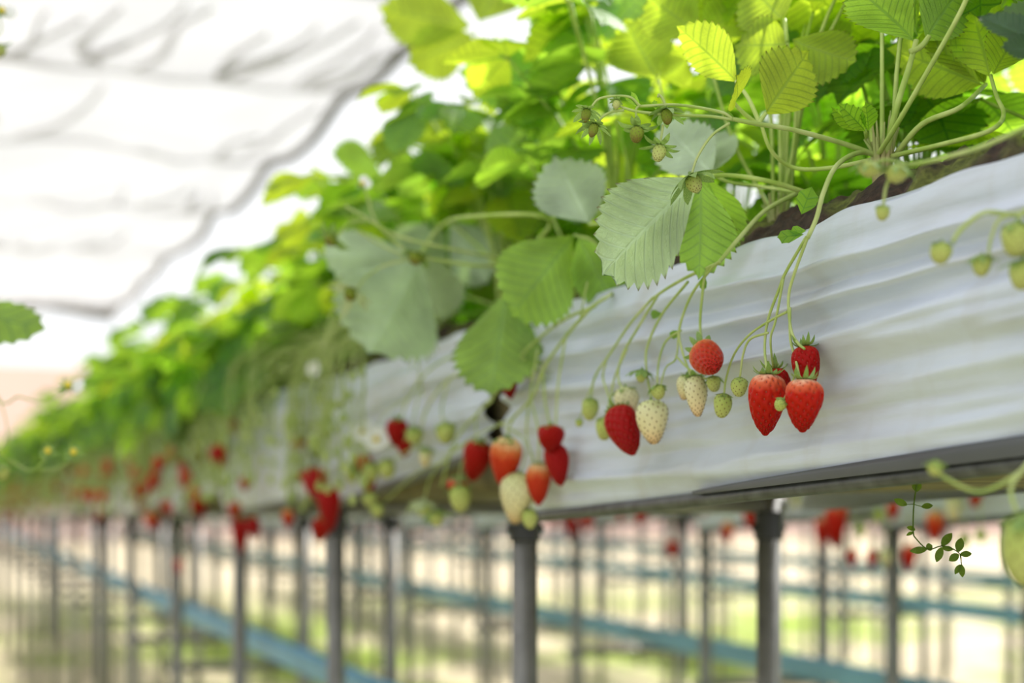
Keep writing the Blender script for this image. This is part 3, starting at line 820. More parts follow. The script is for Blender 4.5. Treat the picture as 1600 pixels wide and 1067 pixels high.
hleaf(P4, M_LEAF, [LF((735, 285), (640, 262), 80, 1.9, 1.95, roll=-55, fold=.2, seed=87), LF((742, 290), (800, 262), 78, 1.9, 1.9, roll=-30, fold=.2, seed=88), LF((738, 282), (720, 215), 74, 1.9, 1.97, roll=15, seed=89)],
      [[cr4, J(770, 380, 1.93), J(738, 288, 1.9)]], .0018)
hleaf(P4, M_MID, [LF((600, 275), (520, 240), 72, 2.2, 2.24, roll=-40, fold=.2, seed=90), LF((606, 275), (650, 245), 74, 2.2, 2.2, roll=-20, fold=.2, seed=91), LF((602, 282), (575, 330), 70, 2.2, 2.18, roll=20, seed=92)],
      [[cr4, PX(690, 440, .70), J(630, 340, 2.18), J(603, 277, 2.2)]], .0018)
# extra petioles / leaves rising behind (own random leaves of the hero plants)
def extra(P, seed, nl, hmin, hmax, lean, keep=None, mats=(M_LEAF, M_YOUNG, M_MID), az=None, L=(.06, .085)):
    rnd = random.Random(seed)
    for bl, ps in plant_leaves(rnd, nl, hmin, hmax, L, lean, keep, az):
        lf = build(bl, 'leaf', rnd.choice(mats), P); build(ps, 'petiole', M_PET, lf)
back = lambda e, d: e.x > -.01
extra(P2, 41, 10, .20, .36, (.1, .6), back)
extra(P3, 42, 10, .14, .27, (.1, .7), lambda e, d: e.x > -.05)
extra(P3, 45, 9, .20, .33, (.1, .6), lambda e, d: -.19 < e.x < .05, az=(2.2, 4.1))
extra(P4, 43, 11, .14, .27, (.1, .7), lambda e, d: e.x > -.05)
extra(P4, 46, 11, .16, .31, (.1, .65), lambda e, d: -.2 < e.x < .05, az=(2.0, 4.3))
extra(P1, 44, 4, .18, .26, (.1, .5), lambda e, d: e.x > .04)

i = 0
SH = 'leafy strawberry plant standing in the back row of the near bed'
for y in [.62, .82, 1.0, 1.18, 1.36, 1.54, 1.72, 1.9, 2.08, 2.26, 2.44]:
    near_plant(.90 + R.uniform(-.03, .04), y, 100 + i, 15, .12, .38 if y < 1.5 else .31, SH, (lambda e, d: e.x > -.10) if y < 1.2 else (lambda e, d: e.x > -.22), lean=(.1, .75), group=GP, low=7); i += 1
SH = 'leafy strawberry plant in the front row behind the hanging fruit stalks'
for y in [2.02, 2.2, 2.38, 2.56]:
    p = near_plant(.735 + R.uniform(-.02, .02), y, 150 + i, 16, .1, .29, SH, lambda e, d: e.x > -.20, lean=(.1, .8), group=GP)
    link('fruit_stalks', STALK[i % 7][0], p); i += 1
    PLANTS.append(p)
ROOTS0 = list(PLANTS)
PLANTS += [P1, P2, P3, P4]

# far plants: shared meshes
def merge(lst):
    a, b = MB(), MB()
    for bl, ps in lst: a.add(bl); b.add(ps)
    return a, b
def drape(rnd, n):
    a, b = MB(), MB()
    for k in range(n):
        yy = rnd.uniform(-.10, .10); e = V((-rnd.uniform(.10, .19), yy, rnd.uniform(-.05, .10)))
        tube(b, catmull([V((0, 0, .005)), V((-.05, yy * .4, .05 + max(0, e.z) * .5)), e], 4), .0019, .0014, 5)
        yd = V((-.45, rnd.uniform(-.5, .8), -rnd.uniform(.35, 1.0))).normalized()
        trifoliate(a, e, yd, V((-.75 + rnd.uniform(-.3, .5), rnd.uniform(-.3, .3), .6)), rnd.uniform(.06, .088), rnd, 6, 2, pst=b)
    return a, b
DRP = []
for k in range(6):
    a, b = drape(random.Random(700 + k), 5)
    DRP.append((a.mesh('drooping_leaves', [M_MID, M_LEAF, M_PALE][k % 3]), b.mesh('petioles', M_PET)))
PROTO = []
for k in range(8):
    rk = random.Random(300 + k)
    lv = plant_leaves(rk, 13, .08, .27, (.066, .094), (.15, .8), None, None, 6, 2)
    if k < 5: lv += plant_leaves(rk, 6, .05, .17, (.06, .085), (.75, 1.15), lambda e, d: e.x > -.22, (2.1, 4.2), 6, 2)
    a, b = merge(lv)
    PROTO.append((a.mesh('foliage', [M_LEAF, M_LEAF, M_YOUNG, M_MID, M_LEAF, M_YOUNG, M_LEAF, M_LEAF][k]), b.mesh('petioles', M_PET)))

FBER = [(fruit_mesh('red', 'far'), 'red', .024, .036), (fruit_mesh('deep', 'far'), 'red', .026, .04), (fruit_mesh('orange', 'far'), 'orange-red', .024, .036),
        (fruit_mesh('white', 'far'), 'white', .022, .033), (fruit_mesh('green', 'far'), 'green', .012, .016)]
CALF = calyx_mb(5, 8, .62, .3, .24).mesh('calyx', M_CALYX)
def far_berry(p, w, where, grp, pos):
    me, cn, bw, bl = FBER[w]
    s = R.uniform(.8, 1.15)
    nm = 'unripe_strawberry' if w == 4 else 'strawberry'
    cnt = {'red': 'red', 'orange-red': 'orange-red', 'white': 'whitish unripe', 'green': 'tiny green'}[cn]
    o = thing(nm, pos, f'{cnt} strawberry {where}', 'strawberry', f'{cnt} strawberries {grp}')
    o.rotation_euler = (R.uniform(-.3, .3), R.uniform(-.3, .3), R.uniform(0, 6))
    f = link('fruit', me, o); f.scale = (bw * s, bw * s, bl * s)
    c = link('calyx', CALF, o); c.scale = (bw * s,) * 3
ROOTS = list(ROOTS0)
def far_plant(x, y, stalks, label, group, wts=None, where=None, grp=None):
    a, b = R.choice(PROTO[:5] if stalks else PROTO)
    root = thing('strawberry_plant', (x, y, ZS), label, 'plant', group)
    rz = R.uniform(-.35, .35) if stalks else R.uniform(0, 6.28); sc_ = R.uniform(.92, 1.08) * max(.66, 1.02 - .04 * max(0, y - 2.2))
    for nm, me in (('foliage', a), ('petioles', b)):
        o = link(nm, me, root); o.rotation_euler = (0, 0, rz); o.scale = (sc_,) * 3
    if stalks:
        ROOTS.append(root)
        dm = R.choice(DRP); dl = link('drooping_leaves', dm[0], root); link('petioles', dm[1], dl)
        me, ends = R.choice(STALK); link('fruit_stalks', me, root)
        for e in ends:
            r = R.random()
            for w, q in enumerate(wts):
                if r < q: far_berry(None, w, where, grp, root.location + e); break
                r -= q
    return root
y = 2.74
while y < 11:
    t = 'leafy strawberry plant in the dense blurred far stretch of the near bed'
    far_plant(.735 + R.uniform(-.03, .03), y, True, t, 'far strawberry plants of the near bed', (.035, .035, .03, .01, .02) if y < 5 else (.034, .034, .03, 0, 0),
              'hanging from the blurred far stretch of the near bed', 'on the far stretch of the near bed')
    far_plant(.92 + R.uniform(-.03, .03), y + .08, False, t, 'far strawberry plants of the near bed')
    y += .16
y = .9
while y < 10:
    t = 'strawberry plant on the second bed behind the near bed'
    far_plant(1.09 + .735 + R.uniform(-.03, .03), y, True, t, 'strawberry plants of the second bed', (.05, .025, .03, .025, .02) if y < 5 else (.01, .01, .01, 0, 0),
              'hanging from the second bed, seen beneath the near bed', 'on the second bed')
    far_plant(1.09 + .92, y + .1, False, t, 'strawberry plants of the second bed')
    y += .22
y = 1.6
while y < 11:
    far_plant(2.18 + .735, y, True, 'strawberry plant on the third bed, faint behind the second', 'strawberry plants of the third bed', (.0, .0, .0, 0, .0), 'hanging from the third bed far behind', 'on the third bed')
    y += .3

# ------------------------------------------------------------------ hero trusses
def truss(plant, curves, r=.00105, bracts=(), label=None):
    mb = MB()
    for c in curves:
        rr = r; k = 1.0
        if isinstance(c[0], (int, float)): k = c[0]; c = c[1:]
        tube(mb, catmull(c, 7), r * k, r * k * .8, 7)
    st = build(mb, 'fruit_stalk', M_STEM, plant, plant.location)
    for (b, t, w) in bracts:
        bm = MB(); d = t - b
        leaflet(bm, b, d, (CAM - b).normalized(), d.length, w, .3, .1, .1, 3, 3, 0, random.Random(2))
        build(bm, 'bract', M_MID, st, plant.location)
    return st
def H(u, v, X=.622): return PX(u, v, X)
truss(P1, [[2.0, cr, PX(1345, 238, .70), PX(1308, 258, .655), PX(1287, 300, .632), PX(1276, 340, .628), H(1262, 372)],
           [1.2, H(1264, 365), H(1242, 425), H(1232, 465), H(1236, 515), H(1247, 536), H(1257, 545)],
           [1.2, H(1260, 370), H(1228, 425), H(1218, 450), H(1200, 500), H(1195, 545), H(1200, 588, .615)],
           [H(1224, 435), H(1212, 500), H(1204, 530), H(1208, 575, .63)],
           [H(1230, 487), H(1205, 500), H(1172, 522), H(1148, 552), H(1135, 590), H(1131, 618)],
           [H(1200, 520), H(1172, 530), H(1161, 555), H(1156, 592)],
           [1.1, H(1234, 480), H(1235, 530), H(1243, 560), H(1250, 595, .61)],
           [.7, H(1245, 550), H(1242, 585), H(1232, 608), H(1224, 625, .60)]], bracts=[
           (H(1256, 366), H(1208, 372), .010), (H(1260, 360), H(1232, 362), .008), (PX(1252, 335, .63), PX(1268, 294, .63), .016)])
truss(P2, [[2.0, PX(1245, 302, .705), PX(1195, 330, .67), PX(1155, 372, .638), H(1122, 412)],
           [1.3, H(1126, 408), H(1104, 424), H(1097, 465), H(1094, 510), H(1099, 548)],
           [1.2, H(1118, 412), H(1082, 458), H(1062, 512), H(1066, 548), H(1080, 588)],
           [H(1064, 516), H(1040, 534), H(1029, 568), H(1027, 605)],
           [.8, H(1060, 520), H(1056, 560), H(1040, 575), H(1030, 612)],
           [.9, H(1056, 556), H(1075, 575), H(1098, 590), H(1113, 592)],
           [1.5, H(1120, 412), H(1075, 432), H(1040, 452), H(1015, 470)],
           [1.2, H(1075, 440), H(1035, 490), H(1012, 540), H(1010, 575), H(1018, 625)],
           [1.2, H(1030, 458), H(998, 510), H(972, 556), H(966, 590), H(975, 612)],
           [1.2, H(1020, 465), H(985, 505), H(955, 550), H(930, 588), H(923, 622)],
           [H(948, 560), H(942, 590), H(952, 625), H(944, 655)],
           [H(980, 545), H(962, 585), H(955, 620), H(962, 645)],
           [.6, H(935, 580), H(915, 625), H(906, 655)]], bracts=[(H(1036, 490), H(1012, 492), .008), (H(1064, 516), H(1044, 528), .007), (H(1100, 428), H(1098, 455), .006)])
truss(P3, [[1.8, cr3, PX(960, 455, .66), H(925, 480), H(885, 525), H(850, 575), H(832, 620), H(800, 655)],
           [1.6, H(930, 478), H(880, 500), H(835, 535), H(812, 560), H(770, 620), H(720, 675), H(700, 720), H(690, 760)],
           [1.1, H(848, 575), H(852, 630), H(860, 668)], [1.1, H(885, 520), H(872, 600), H(868, 670)],
           [1.1, H(840, 545), H(828, 620), H(823, 680), H(836, 728)],
           [1.2, H(805, 650), H(794, 670), H(794, 690)],
           [1.1, H(800, 655), H(745, 680), H(700, 712), H(672, 748), H(662, 790)],
           [1.0, H(780, 660), H(820, 690), H(812, 748)],
           [1.0, H(830, 625), H(842, 690), H(832, 800)],
           [1.0, H(700, 720), H(650, 740), H(600, 785)], [1.0, H(735, 690), H(720, 730), H(718, 760)], [1.0, H(700, 700), H(745, 690)],
           [1.0, H(820, 560), H(800, 570), H(792, 575)], [1.0, H(770, 625), H(745, 650), H(746, 692)],
           [1.0, H(910, 490), H(906, 500), H(918, 440)]])
truss(P4, [[1.4, cr4, PX(770, 560, .645), H(705, 590), H(668, 635), H(655, 690), H(664, 705)], [1.0, H(700, 595), H(690, 640), H(694, 665)],
           [1.4, PX(760, 540, .66), H(680, 570), H(640, 620), H(622, 665)], [1.0, H(640, 620), H(600, 650), H(575, 700), H(572, 715)],
           [1.0, H(655, 610), H(645, 660), H(632, 690)], [1.0, H(660, 690), H(620, 715), H(600, 730)], [1.0, H(600, 700), H(585, 690), H(567, 678)],
           [1.0, H(620, 690), H(600, 680), H(588, 688)], [1.0, H(600, 730), H(575, 760), H(575, 778)], [1.0, H(660, 620), H(650, 560), H(640, 580)],
           [1.0, H(580, 700), H(555, 720), H(550, 735)]])
GH = 'ripe strawberries of the sharp cluster'
AUTO = []
def B(t, p, w, kind, label, X=.622, X2=None, **k):
    if X > 1 or t[0] < 532: AUTO.append((PX(*t, X), X))
    d = DX(t[0], X)
    return strawberry(PX(*t, X), PX(*p, X2 or X), w * d / FPX, kind, label, **k)
# sharp cluster
B((1200, 584), (1196, 681), 62, 'red', 'large ripe red strawberry hanging lower left in the sharp cluster', .614, shape='a', cs=.75)
B((1257, 592), (1254, 676), 60, 'red', 'ripe red strawberry with pointed tip, lower right in the sharp cluster', .606, shape='b', cs=.7)
B((1258, 541), (1262, 614), 46, 'deep', 'ripe red strawberry at the top of the sharp cluster, above the pointed one', .630, shape='c', cs=.9)
B((1211, 578), (1222, 640), 42, 'deep', 'red strawberry mostly hidden behind the large one of the sharp cluster', .634, shape='a', cs=.9)
B((1223, 624), (1216, 641), 20, 'green', 'tiny green fruit hanging in front of the two big ripe strawberries', .592, shape='g', cal='clasp', cs=.9)
B((1131, 615), (1127, 653), 29, 'green', 'small green seeded strawberry, lower of the pair left of the ripe cluster', shape='g', cal='clasp', cs=.8)
B((1156, 590), (1154, 620), 27, 'green', 'small green seeded strawberry, upper of the pair left of the ripe cluster', shape='h', cal='clasp', cs=.8)
B((1097, 549), (1118, 576), 50, 'orange', 'half red strawberry pressed against the sheet with long upswept calyx', .618, .60, shape='d', cal='up', cs=1.0)
B((1017, 626), (1022, 694), 51, 'white', 'white strawberry with brown seeds hanging beside the dark red one', .612, shape='a', cal='clasp', cs=.6)
B((964, 640), (990, 711), 52, 'deep', 'dark red strawberry tilted beside the white one left of centre', .612, shape='b', cal='flat', cs=.7)
B((977, 606), (982, 655), 40, 'white', 'whitish strawberry partly hidden above the tilted dark red one', .626, shape='c', cal='clasp', cs=.9)
B((1085, 588), (1091, 651), 36, 'white', 'longer white strawberry under the half red one', .618, shape='b', cal='flat', cs=1.0)
B((1073, 586), (1068, 625), 28, 'white', 'short white strawberry grown against the longer white one', .624, shape='c', cal='flat', cs=.8)
B((1114, 588), (1117, 612), 22, 'green', 'small green strawberry half hidden right of the longer white one', .626, shape='g', cal='droop', cs=.9)
B((923, 622), (921, 657), 27, 'green', 'green strawberry hanging at the left end of the middle truss', .62, shape='h', cal='clasp', cs=.8)
B((945, 652), (944, 688), 28, 'green', 'green strawberry left of the tilted dark red one', .618, shape='g', cal='clasp', cs=.8)
B((906, 655), (904, 667), 12, 'green', 'pea sized green bud left of the middle truss', .62, shape='g', cal='clasp', cs=.8)
B((1027, 602), (1030, 624), 22, 'green', 'small green fruit just above the white strawberry with brown seeds', .608, shape='h', cal='droop', cs=.9)
B((1003, 578), (1001, 598), 18, 'green', 'green fruit with drooping sepals between the middle stalks', .615, shape='g', cal='droop', cs=1.6)
# blurred cluster at the joint
B((794, 684), (785, 761), 52, 'orange', 'orange-red strawberry with green cap at the sheet joint', .60, shape='a', cal='clasp', cs=.75)
B((812, 738), (804, 818), 56, 'white', 'big creamy white strawberry hanging lowest at the sheet joint', .612, shape='b', cal='clasp', cs=.5)
B((842, 724), (841, 790), 40, 'orange', 'orange-red strawberry between the white one and the dark pair', .625, shape='c', cal='flat', cs=.7)
B((861, 664), (860, 708), 44, 'deep', 'dark red strawberry with broad green cap, upper of the pair right of the joint', .618, shape='d', cal='clasp', cs=.8)
B((866, 695), (877, 760), 40, 'deep', 'dark red strawberry, lower of the pair right of the joint', .628, shape='b', cal='flat', cs=.6)
B((750, 690), (737, 752), 44, 'deep', 'dark red strawberry hanging just left of the orange-red one at the joint', .630, shape='a', cal='flat', cs=.6)
B((792, 570), (798, 624), 32, 'deep', 'red strawberry peeking out behind the hanging leaf tip', .630, shape='b', cal='flat', cs=.7)
B((716, 748), (712, 775), 32, 'red', 'red strawberry behind a green capped one under the long stalks', .634, shape='d', cal='flat')
B((718, 758), (720, 800), 34, 'green', 'pale green strawberry with a dark cap under the long stalks', .615, shape='g', cal='clasp', cs=1.0)
B((662, 782), (660, 806), 26, 'green', 'green strawberry with spreading cap on the lowest stalk left of the joint', .615, shape='h', cal='droop', cs=1.3)
B((680, 800), (684, 822), 22, 'green', 'green strawberry hanging lowest on the stalk left of the joint', .615, shape='g', cal='droop', cs=1.2)
B((666, 700), (664, 730), 22, 'white', 'small pale strawberry under a spread cap left of the joint', .615, shape='a', cal='clasp', cs=1.3)
B((697, 660), (697, 694), 32, 'green', 'round green capped strawberry between the stalks left of the joint', .62, shape='g', cal='clasp', cs=.9)
B((826, 796), (829, 826), 24, 'green', 'small green strawberry beside the tip of the big creamy one', .62, shape='h', cal='clasp', cs=.9)
B((622, 655), (618, 698), 34, 'deep', 'red strawberry right of the two white flowers', .62, shape='a', cal='flat', cs=.8)
B((632, 685), (632, 715), 24, 'deep', 'small red strawberry under the one right of the white flowers', .63, shape='b', cal='flat', cs=.8)
B((648, 668), (648, 694), 28, 'green', 'green capped strawberry touching the red one by the white flowers', .615, shape='g', cal='clasp', cs=1.0)
B((568, 710), (566, 742), 26, 'red', 'red strawberry behind green ones below the white flowers', .63, shape='c', cal='flat', cs=.8)
B((574, 742), (577, 772), 26, 'deep', 'red strawberry tip below the green ones under the white flowers', .63, shape='d', cal='flat', cs=.8)
B((579, 724), (581, 752), 26, 'green', 'green strawberry in front of the red ones below the white flowers', .615, shape='g', cal='clasp', cs=1.0)
B((604, 718), (606, 748), 26, 'green', 'green strawberry right of the red ones below the white flowers', .615, shape='h', cal='clasp', cs=1.0)
B((552, 730), (548, 752), 22, 'green', 'green strawberry left of the red ones below the white flowers', .615, shape='g', cal='clasp', cs=1.0)
B((577, 770), (579, 792), 22, 'green', 'green strawberry hanging under the red tip below the white flowers', .612, shape='h', cal='clasp', cs=1.0)
B((588, 788), (590, 808), 20, 'green', 'green strawberry lowest under the white flowers', .612, shape='g', cal='clasp', cs=1.0)
# cluster by the dark post
B((490, 738), (505, 785), 40, 'deep', 'red strawberry at the top of the blurred cluster beside the dark post', .612, shape='a', cal='flat', cs=.7)
B((513, 762), (517, 830), 34, 'deep', 'long red strawberry in the blurred cluster overlapping the dark post', .612, shape='b', cal='flat', cs=.6)
B((505, 810), (498, 846), 30, 'deep', 'red strawberry lowest in the blurred cluster beside the dark post', .618, shape='c', cal='flat', cs=.6)
B((478, 735), (477, 755), 22, 'red', 'small red strawberry above the blurred cluster beside the dark post', .62, shape='d', cal='flat', cs=.7)
B((465, 680), (465, 704), 28, 'orange', 'faded red strawberry high on the sheet left of the dark post', .62, shape='a', cal='flat', cs=.8)
B((374, 812), (377, 866), 26, 'deep', 'large red strawberry hanging before the second dark post', .61, shape='b', cal='flat', cs=.7)
B((393, 810), (399, 842), 22, 'deep', 'red strawberry tilted right of the second dark post', .62, shape='a', cal='flat', cs=.7)
B((367, 785), (368, 812), 22, 'red', 'red strawberry above the large one at the second dark post', .62, shape='c', cal='flat', cs=.7)
B((450, 795), (450, 825), 20, 'orange', 'orange strawberry hanging between the two dark posts', .62, shape='a', cal='flat', cs=.7)
B((311, 778), (311, 808), 27, 'deep', 'round red strawberry left of the second dark post', .615, shape='a', cal='flat', cs=.7)
B((237, 798), (237, 830), 25, 'orange', 'orange-red strawberry low on the left under the far foliage', .61, shape='a', cal='flat', cs=.7)
B((271, 703), (271, 728), 20, 'red', 'red strawberry alone high on the sheet at the left', .62, shape='a', cal='flat', cs=.7)
B((383, 745), (383, 768), 17, 'red', 'red strawberry in the middle of the far sheet above the second dark post', .62, shape='a', cal='flat', cs=.7)
B((279, 872), (280, 900), 14, 'red', 'small red strawberry hanging lowest at the left before a thin post', .61, shape='a', cal='flat', cs=.7)
# second bed: the ones that stand out under the near bed
def B2(u, v, w, h, kind, label, X=1.70, **k):
    return B((u, v - h / 2), (u + R.uniform(-4, 4), v + h / 2), w, kind, label, X, shape='far', cal='flat', cs=.6, **k)
B2(1308, 820, 36, 72, 'red', 'large blurred red strawberry right of the near leg, longer of two', 1.69)
B2(1286, 833, 26, 50, 'red', 'blurred red strawberry touching the longer one right of the near leg', 1.70)
B2(1462, 822, 30, 50, 'orange', 'blurred orange strawberry behind the weed sprig')
B2(1490, 795, 26, 40, 'white', 'blurred pinkish white strawberry behind the weed sprig')
B2(1526, 778, 22, 32, 'red', 'blurred red strawberry at far right under the bed edge')
B2(1422, 872, 24, 44, 'red', 'blurred red strawberry lowest behind the weed sprig')
B2(1397, 797, 20, 34, 'red', 'blurred red strawberry left of the weed sprig')
B2(1332, 872, 18, 30, 'red', 'blurred red strawberry low under the large pair, left one')
B2(1362, 874, 18, 30, 'red', 'blurred red strawberry low under the large pair, right one')
B2(1210, 772, 24, 40, 'red', 'blurred red strawberry touching the left side of the near leg top')
B2(1172, 810, 22, 36, 'red', 'blurred red strawberry left of the near leg, left one of two')
B2(1196, 820, 22, 38, 'red', 'blurred red strawberry left of the near leg, right one of two')
B2(1138, 832, 20, 36, 'orange', 'blurred orange strawberry between the steel legs')
B2(1098, 792, 18, 28, 'red', 'blurred red strawberry between the steel legs under the bed edge')
B2(1050, 858, 22, 26, 'red', 'blurred red strawberry low between the steel legs')
B2(1003, 803, 22, 36, 'red', 'blurred red strawberry above the middle steel leg')
B2(893, 824, 24, 36, 'deep', 'blurred dark red strawberry right of the joint leg, left one of two')
B2(917, 814, 22, 34, 'red', 'blurred red strawberry right of the joint leg, right one of two')
B2(1286, 772, 26, 26, 'white', 'blurred pale unripe strawberry above the large blurred red pair')
B2(1344, 830, 16, 22, 'green', 'blurred green strawberry right of the large blurred red pair')
B2(1376, 806, 18, 22, 'green', 'blurred green strawberry between the red pair and the weed sprig')
B2(1508, 846, 18, 24, 'green', 'blurred pale green strawberry right of the weed sprig, upper one', 1.69)
B2(1532, 838, 18, 22, 'green', 'blurred pale green strawberry right of the weed sprig, right one')
B2(1384, 872, 20, 28, 'white', 'blurred whitish strawberry low between two red ones left of the weed')
B2(860, 814, 14, 22, 'red', 'small blurred red strawberry beside the joint leg')

for (p, X) in AUTO:
    off = 1.09 if X > 1 else 0
    a = V((.70 + off, p.y + R.uniform(-.05, .12), ZS)); k = V((.635 + off, a.y * .5 + p.y * .5, ZT + .02))
    near = min(ROOTS, key=lambda o: (o.location - a).length)
    a = near.location.copy()
    m1 = V((p.x + .004, p.y * .75 + k.y * .25, (k.z + p.z) / 2))
    truss(near, [[1.1, a, k, m1, p + UP * .002]], .0011)
# ------------------------------------------------------------------ flower truss with withered blossoms
D0 = 1.17
def Q(u, v, d=D0): return PD(u, v, d)
truss(P1, [[2.0, cr, PD(1320, 225, 1.2), PD(1240, 203, 1.18), Q(1180, 193), Q(1145, 186)],
           [1.2, Q(1145, 186), Q(1125, 175), Q(1060, 164), Q(1000, 166)],
           [1.2, Q(1145, 187), Q(1110, 182), Q(1060, 180), Q(1000, 175), Q(972, 168)],
           [Q(1000, 166), Q(985, 152), Q(960, 150), Q(935, 155), Q(921, 172)],
           [Q(975, 172), Q(955, 175), Q(940, 184), Q(934, 196)],
           [Q(1001, 164), Q(994, 172), Q(996, 198)], [Q(1041, 182), Q(1038, 160), Q(1030, 148), Q(1028, 152)],
           [Q(1036, 195), Q(1033, 215), Q(1031, 225)], [1.1, Q(1140, 192), Q(1112, 212), Q(1090, 245), Q(1080, 275)],
           [.8, Q(972, 168), Q(964, 160)]],
      bracts=[(Q(1000, 166), Q(986, 143), .004), (Q(998, 168), Q(975, 150), .003), (Q(1025, 172), Q(1022, 156), .004), (Q(1150, 190), Q(1130, 176), .006)])
def bud(u, v, w, kind, cal, label, dirv=(0, 30), d=D0, cs=1.0):
    strawberry(PD(u, v, d), PD(u + dirv[0] * .85, v + dirv[1] * .85, d - .004), w * .85 * d / FPX, kind, label, shape='g', cal=cal, cs=cs * 1.15 * (1.75 if cal == 'droop' else 1.4), name='withered_flower' if kind == 'brown' else None)
bud(1041, 172, 21, 'brown', 'droop', 'withered blossom with brown tip at the top of the flower stalk', (3, 26))
bud(996, 200, 26, 'brown', 'star', 'withered blossom with dark core in the middle of the flower stalk', (-3, 26))
bud(1032, 228, 26, 'green', 'star', 'fading blossom with spread sepals lowest on the flower stalk', (-6, 28), cs=.95)
bud(917, 172, 18, 'brown', 'droop', 'withered blossom at the far left tip of the flower stalk', (-4, 22))
bud(930, 195, 18, 'brown', 'droop', 'pale withered blossom just under the leftmost one', (-8, 22))
bud(964, 158, 14, 'green', 'clasp', 'small closed bud near the left end of the flower stalk', (-2, 14))
bud(1080, 276, 30, 'green', 'droop', 'fading blossom hanging before the big pale leaf', (12, 28), cs=1.05)

# blurred flower stalks over the pale leaf
DM = 1.72
truss(P4, [[1.6, PD(830, 412, 1.8), PD(750, 415, DM), PD(690, 407, DM), PD(660, 402, DM)], [1.4, PD(830, 412, 1.8), PD(700, 388, DM), PD(620, 368, DM), PD(575, 342, DM), PD(540, 322, DM)],
           [PD(575, 342, DM), PD(545, 350, DM), PD(525, 372, DM)], [PD(640, 405, DM), PD(600, 415, DM), PD(570, 435, DM), PD(556, 456, DM)],
           [PD(640, 398, DM), PD(590, 350, DM), PD(572, 300, DM), PD(566, 290, DM)], [PD(632, 400, DM), PD(590, 380, DM), PD(550, 355, DM)]], .0013)
bud(652, 396, 28, 'brown', 'clasp', 'blurred brown-green bud over the broad pale leaf', (-6, 20), DM)
bud(552, 452, 26, 'brown', 'droop', 'blurred withered blossom at the left edge of the broad pale leaf', (-10, 20), DM)
bud(520, 372, 26, 'brown', 'star', 'blurred withered blossom left of the broad pale leaf', (-10, 10), DM)

def flower(p, size, label, face=None, petals=5, group=None):
    o = thing('strawberry_flower', p, label, 'flower', group)
    n = (face or (CAM - V(p))).normalized()
    o.rotation_euler = n.to_track_quat('Z', 'Y').to_euler()
    for k in range(petals):
        mb = MB(); a = 2 * PI * k / 5; pr = None
        for i in range(6):
            s = i / 5; row = []
            for j in range(-2, 3):
                w = size * .30 * math.sin(PI * (.12 + .8 * s)) ** .6
                q = V((size * (.12 + .40 * s), j / 2 * w, size * (.05 + .12 * s * s - .05 * (j / 2) ** 2)))
                row.append(mb.vert(Matrix.Rotation(a, 3, 'Z') @ q))
            if pr:
                for j in range(4): mb.face((pr[j], pr[j + 1], row[j + 1], row[j]))
            pr = row
        build(mb, 'petal', M_PETAL, o)
    f = link('flower_centre', fruit_mesh('yellow', 'c') if False else CENTRE, o); f.scale = (size * .24, size * .24, size * .18); f.location = (0, 0, size * .18)
    c = link('calyx', calyx_mesh('star', 1), o); c.scale = (size * .42,) * 3
    return o
CENTRE = fruit_mb(9, 20, 14, 60, .0, .03, 1.6).mesh('flower_centre', [M_YELLOW, M_YELLOW])
flower(PX(567, 676, .605), .034, 'white flower, left of the pair over the blurred red fruit', V((-.35, -.8, .55)))
flower(PX(588, 688, .600), .034, 'white flower, right of the pair over the blurred red fruit', V((-.3, -.85, .5)))
flower(PX(491, 576, .60), .022, 'small white flower at the edge of the foliage above the dark post', V((-1, -1, .2)))
flower(PX(272, 567, .60), .034, 'white flower in the foliage at the left, highest of the small white ones', V((-1, -1, .2)))
flower(PD(566, 288, DM), .020, 'yellow centred flower with few petals above the broad pale leaf', V((-.3, -1, .5)), 2)

truss(P4, [[cr4, PX(640, 500, .64), PX(540, 530, .60), PX(491, 578, .605)]], .0009)
truss(P4, [[V((.70, 3.6, ZS)), PX(330, 560, .63), PX(272, 570, .605)]], .0009)
# ------------------------------------------------------------------ foreground stalks at the right edge
PR = thing('strawberry_plant', (.72, .62, ZS), 'strawberry plant beyond the right edge whose blurred green stalks hang into view', 'plant', GP)
mb = MB()
for k in range(10):
    a = k * 2.4; d = V((math.cos(a), math.sin(a), 0))
    tube(mb, catmull([V((0, 0, -.02)) + d * .005, d * .011 + UP * .01, d * .016 + UP * .035], 3), .005, .001, 5)
build(mb, 'crown', M_CROWN, PR)
F = .90
CR_ = V((.72, .62, ZS)); EDG = V((.645, .60, ZT + .022))
truss(PR, [[1.4, CR_, V((.70, .66, ZS + .02)), PD(1590, 205, .93), PD(1480, 245, .94), PD(1400, 262, .96)], [1.0, PD(1400, 262, .96), PD(1385, 290, .96), PD(1380, 322, .96)], [1.0, PD(1420, 258, .955), PD(1385, 250, .95), PD(1362, 256, .95)]], .0012)
truss(PR, [[1.4, CR_, EDG, PD(1700, 275, .86), PD(1640, 315, .88), PD(1590, 335, F), PD(1540, 332, F), PD(1505, 355, F), PD(1488, 378, F)], [PD(1580, 335, F), PD(1560, 345, F), PD(1548, 375, F), PD(1544, 405, F)],
           [PD(1640, 315, .88), PD(1600, 330, .88), PD(1590, 350, .88)], [PD(1640, 315, .88), PD(1618, 350, .88), PD(1599, 408, .88)]], .0012)
truss(PR, [[1.4, CR_, EDG + V((0, .01, 0)), PD(1700, 450, .84), PD(1660, 650, .84), PD(1610, 720, .84), PD(1580, 760, .83), PD(1588, 800, .82)], [1.1, PD(1615, 712, .84), PD(1590, 740, .85), PD(1530, 768, .85), PD(1470, 742, .85), PD(1458, 728, .85)]], .0011)
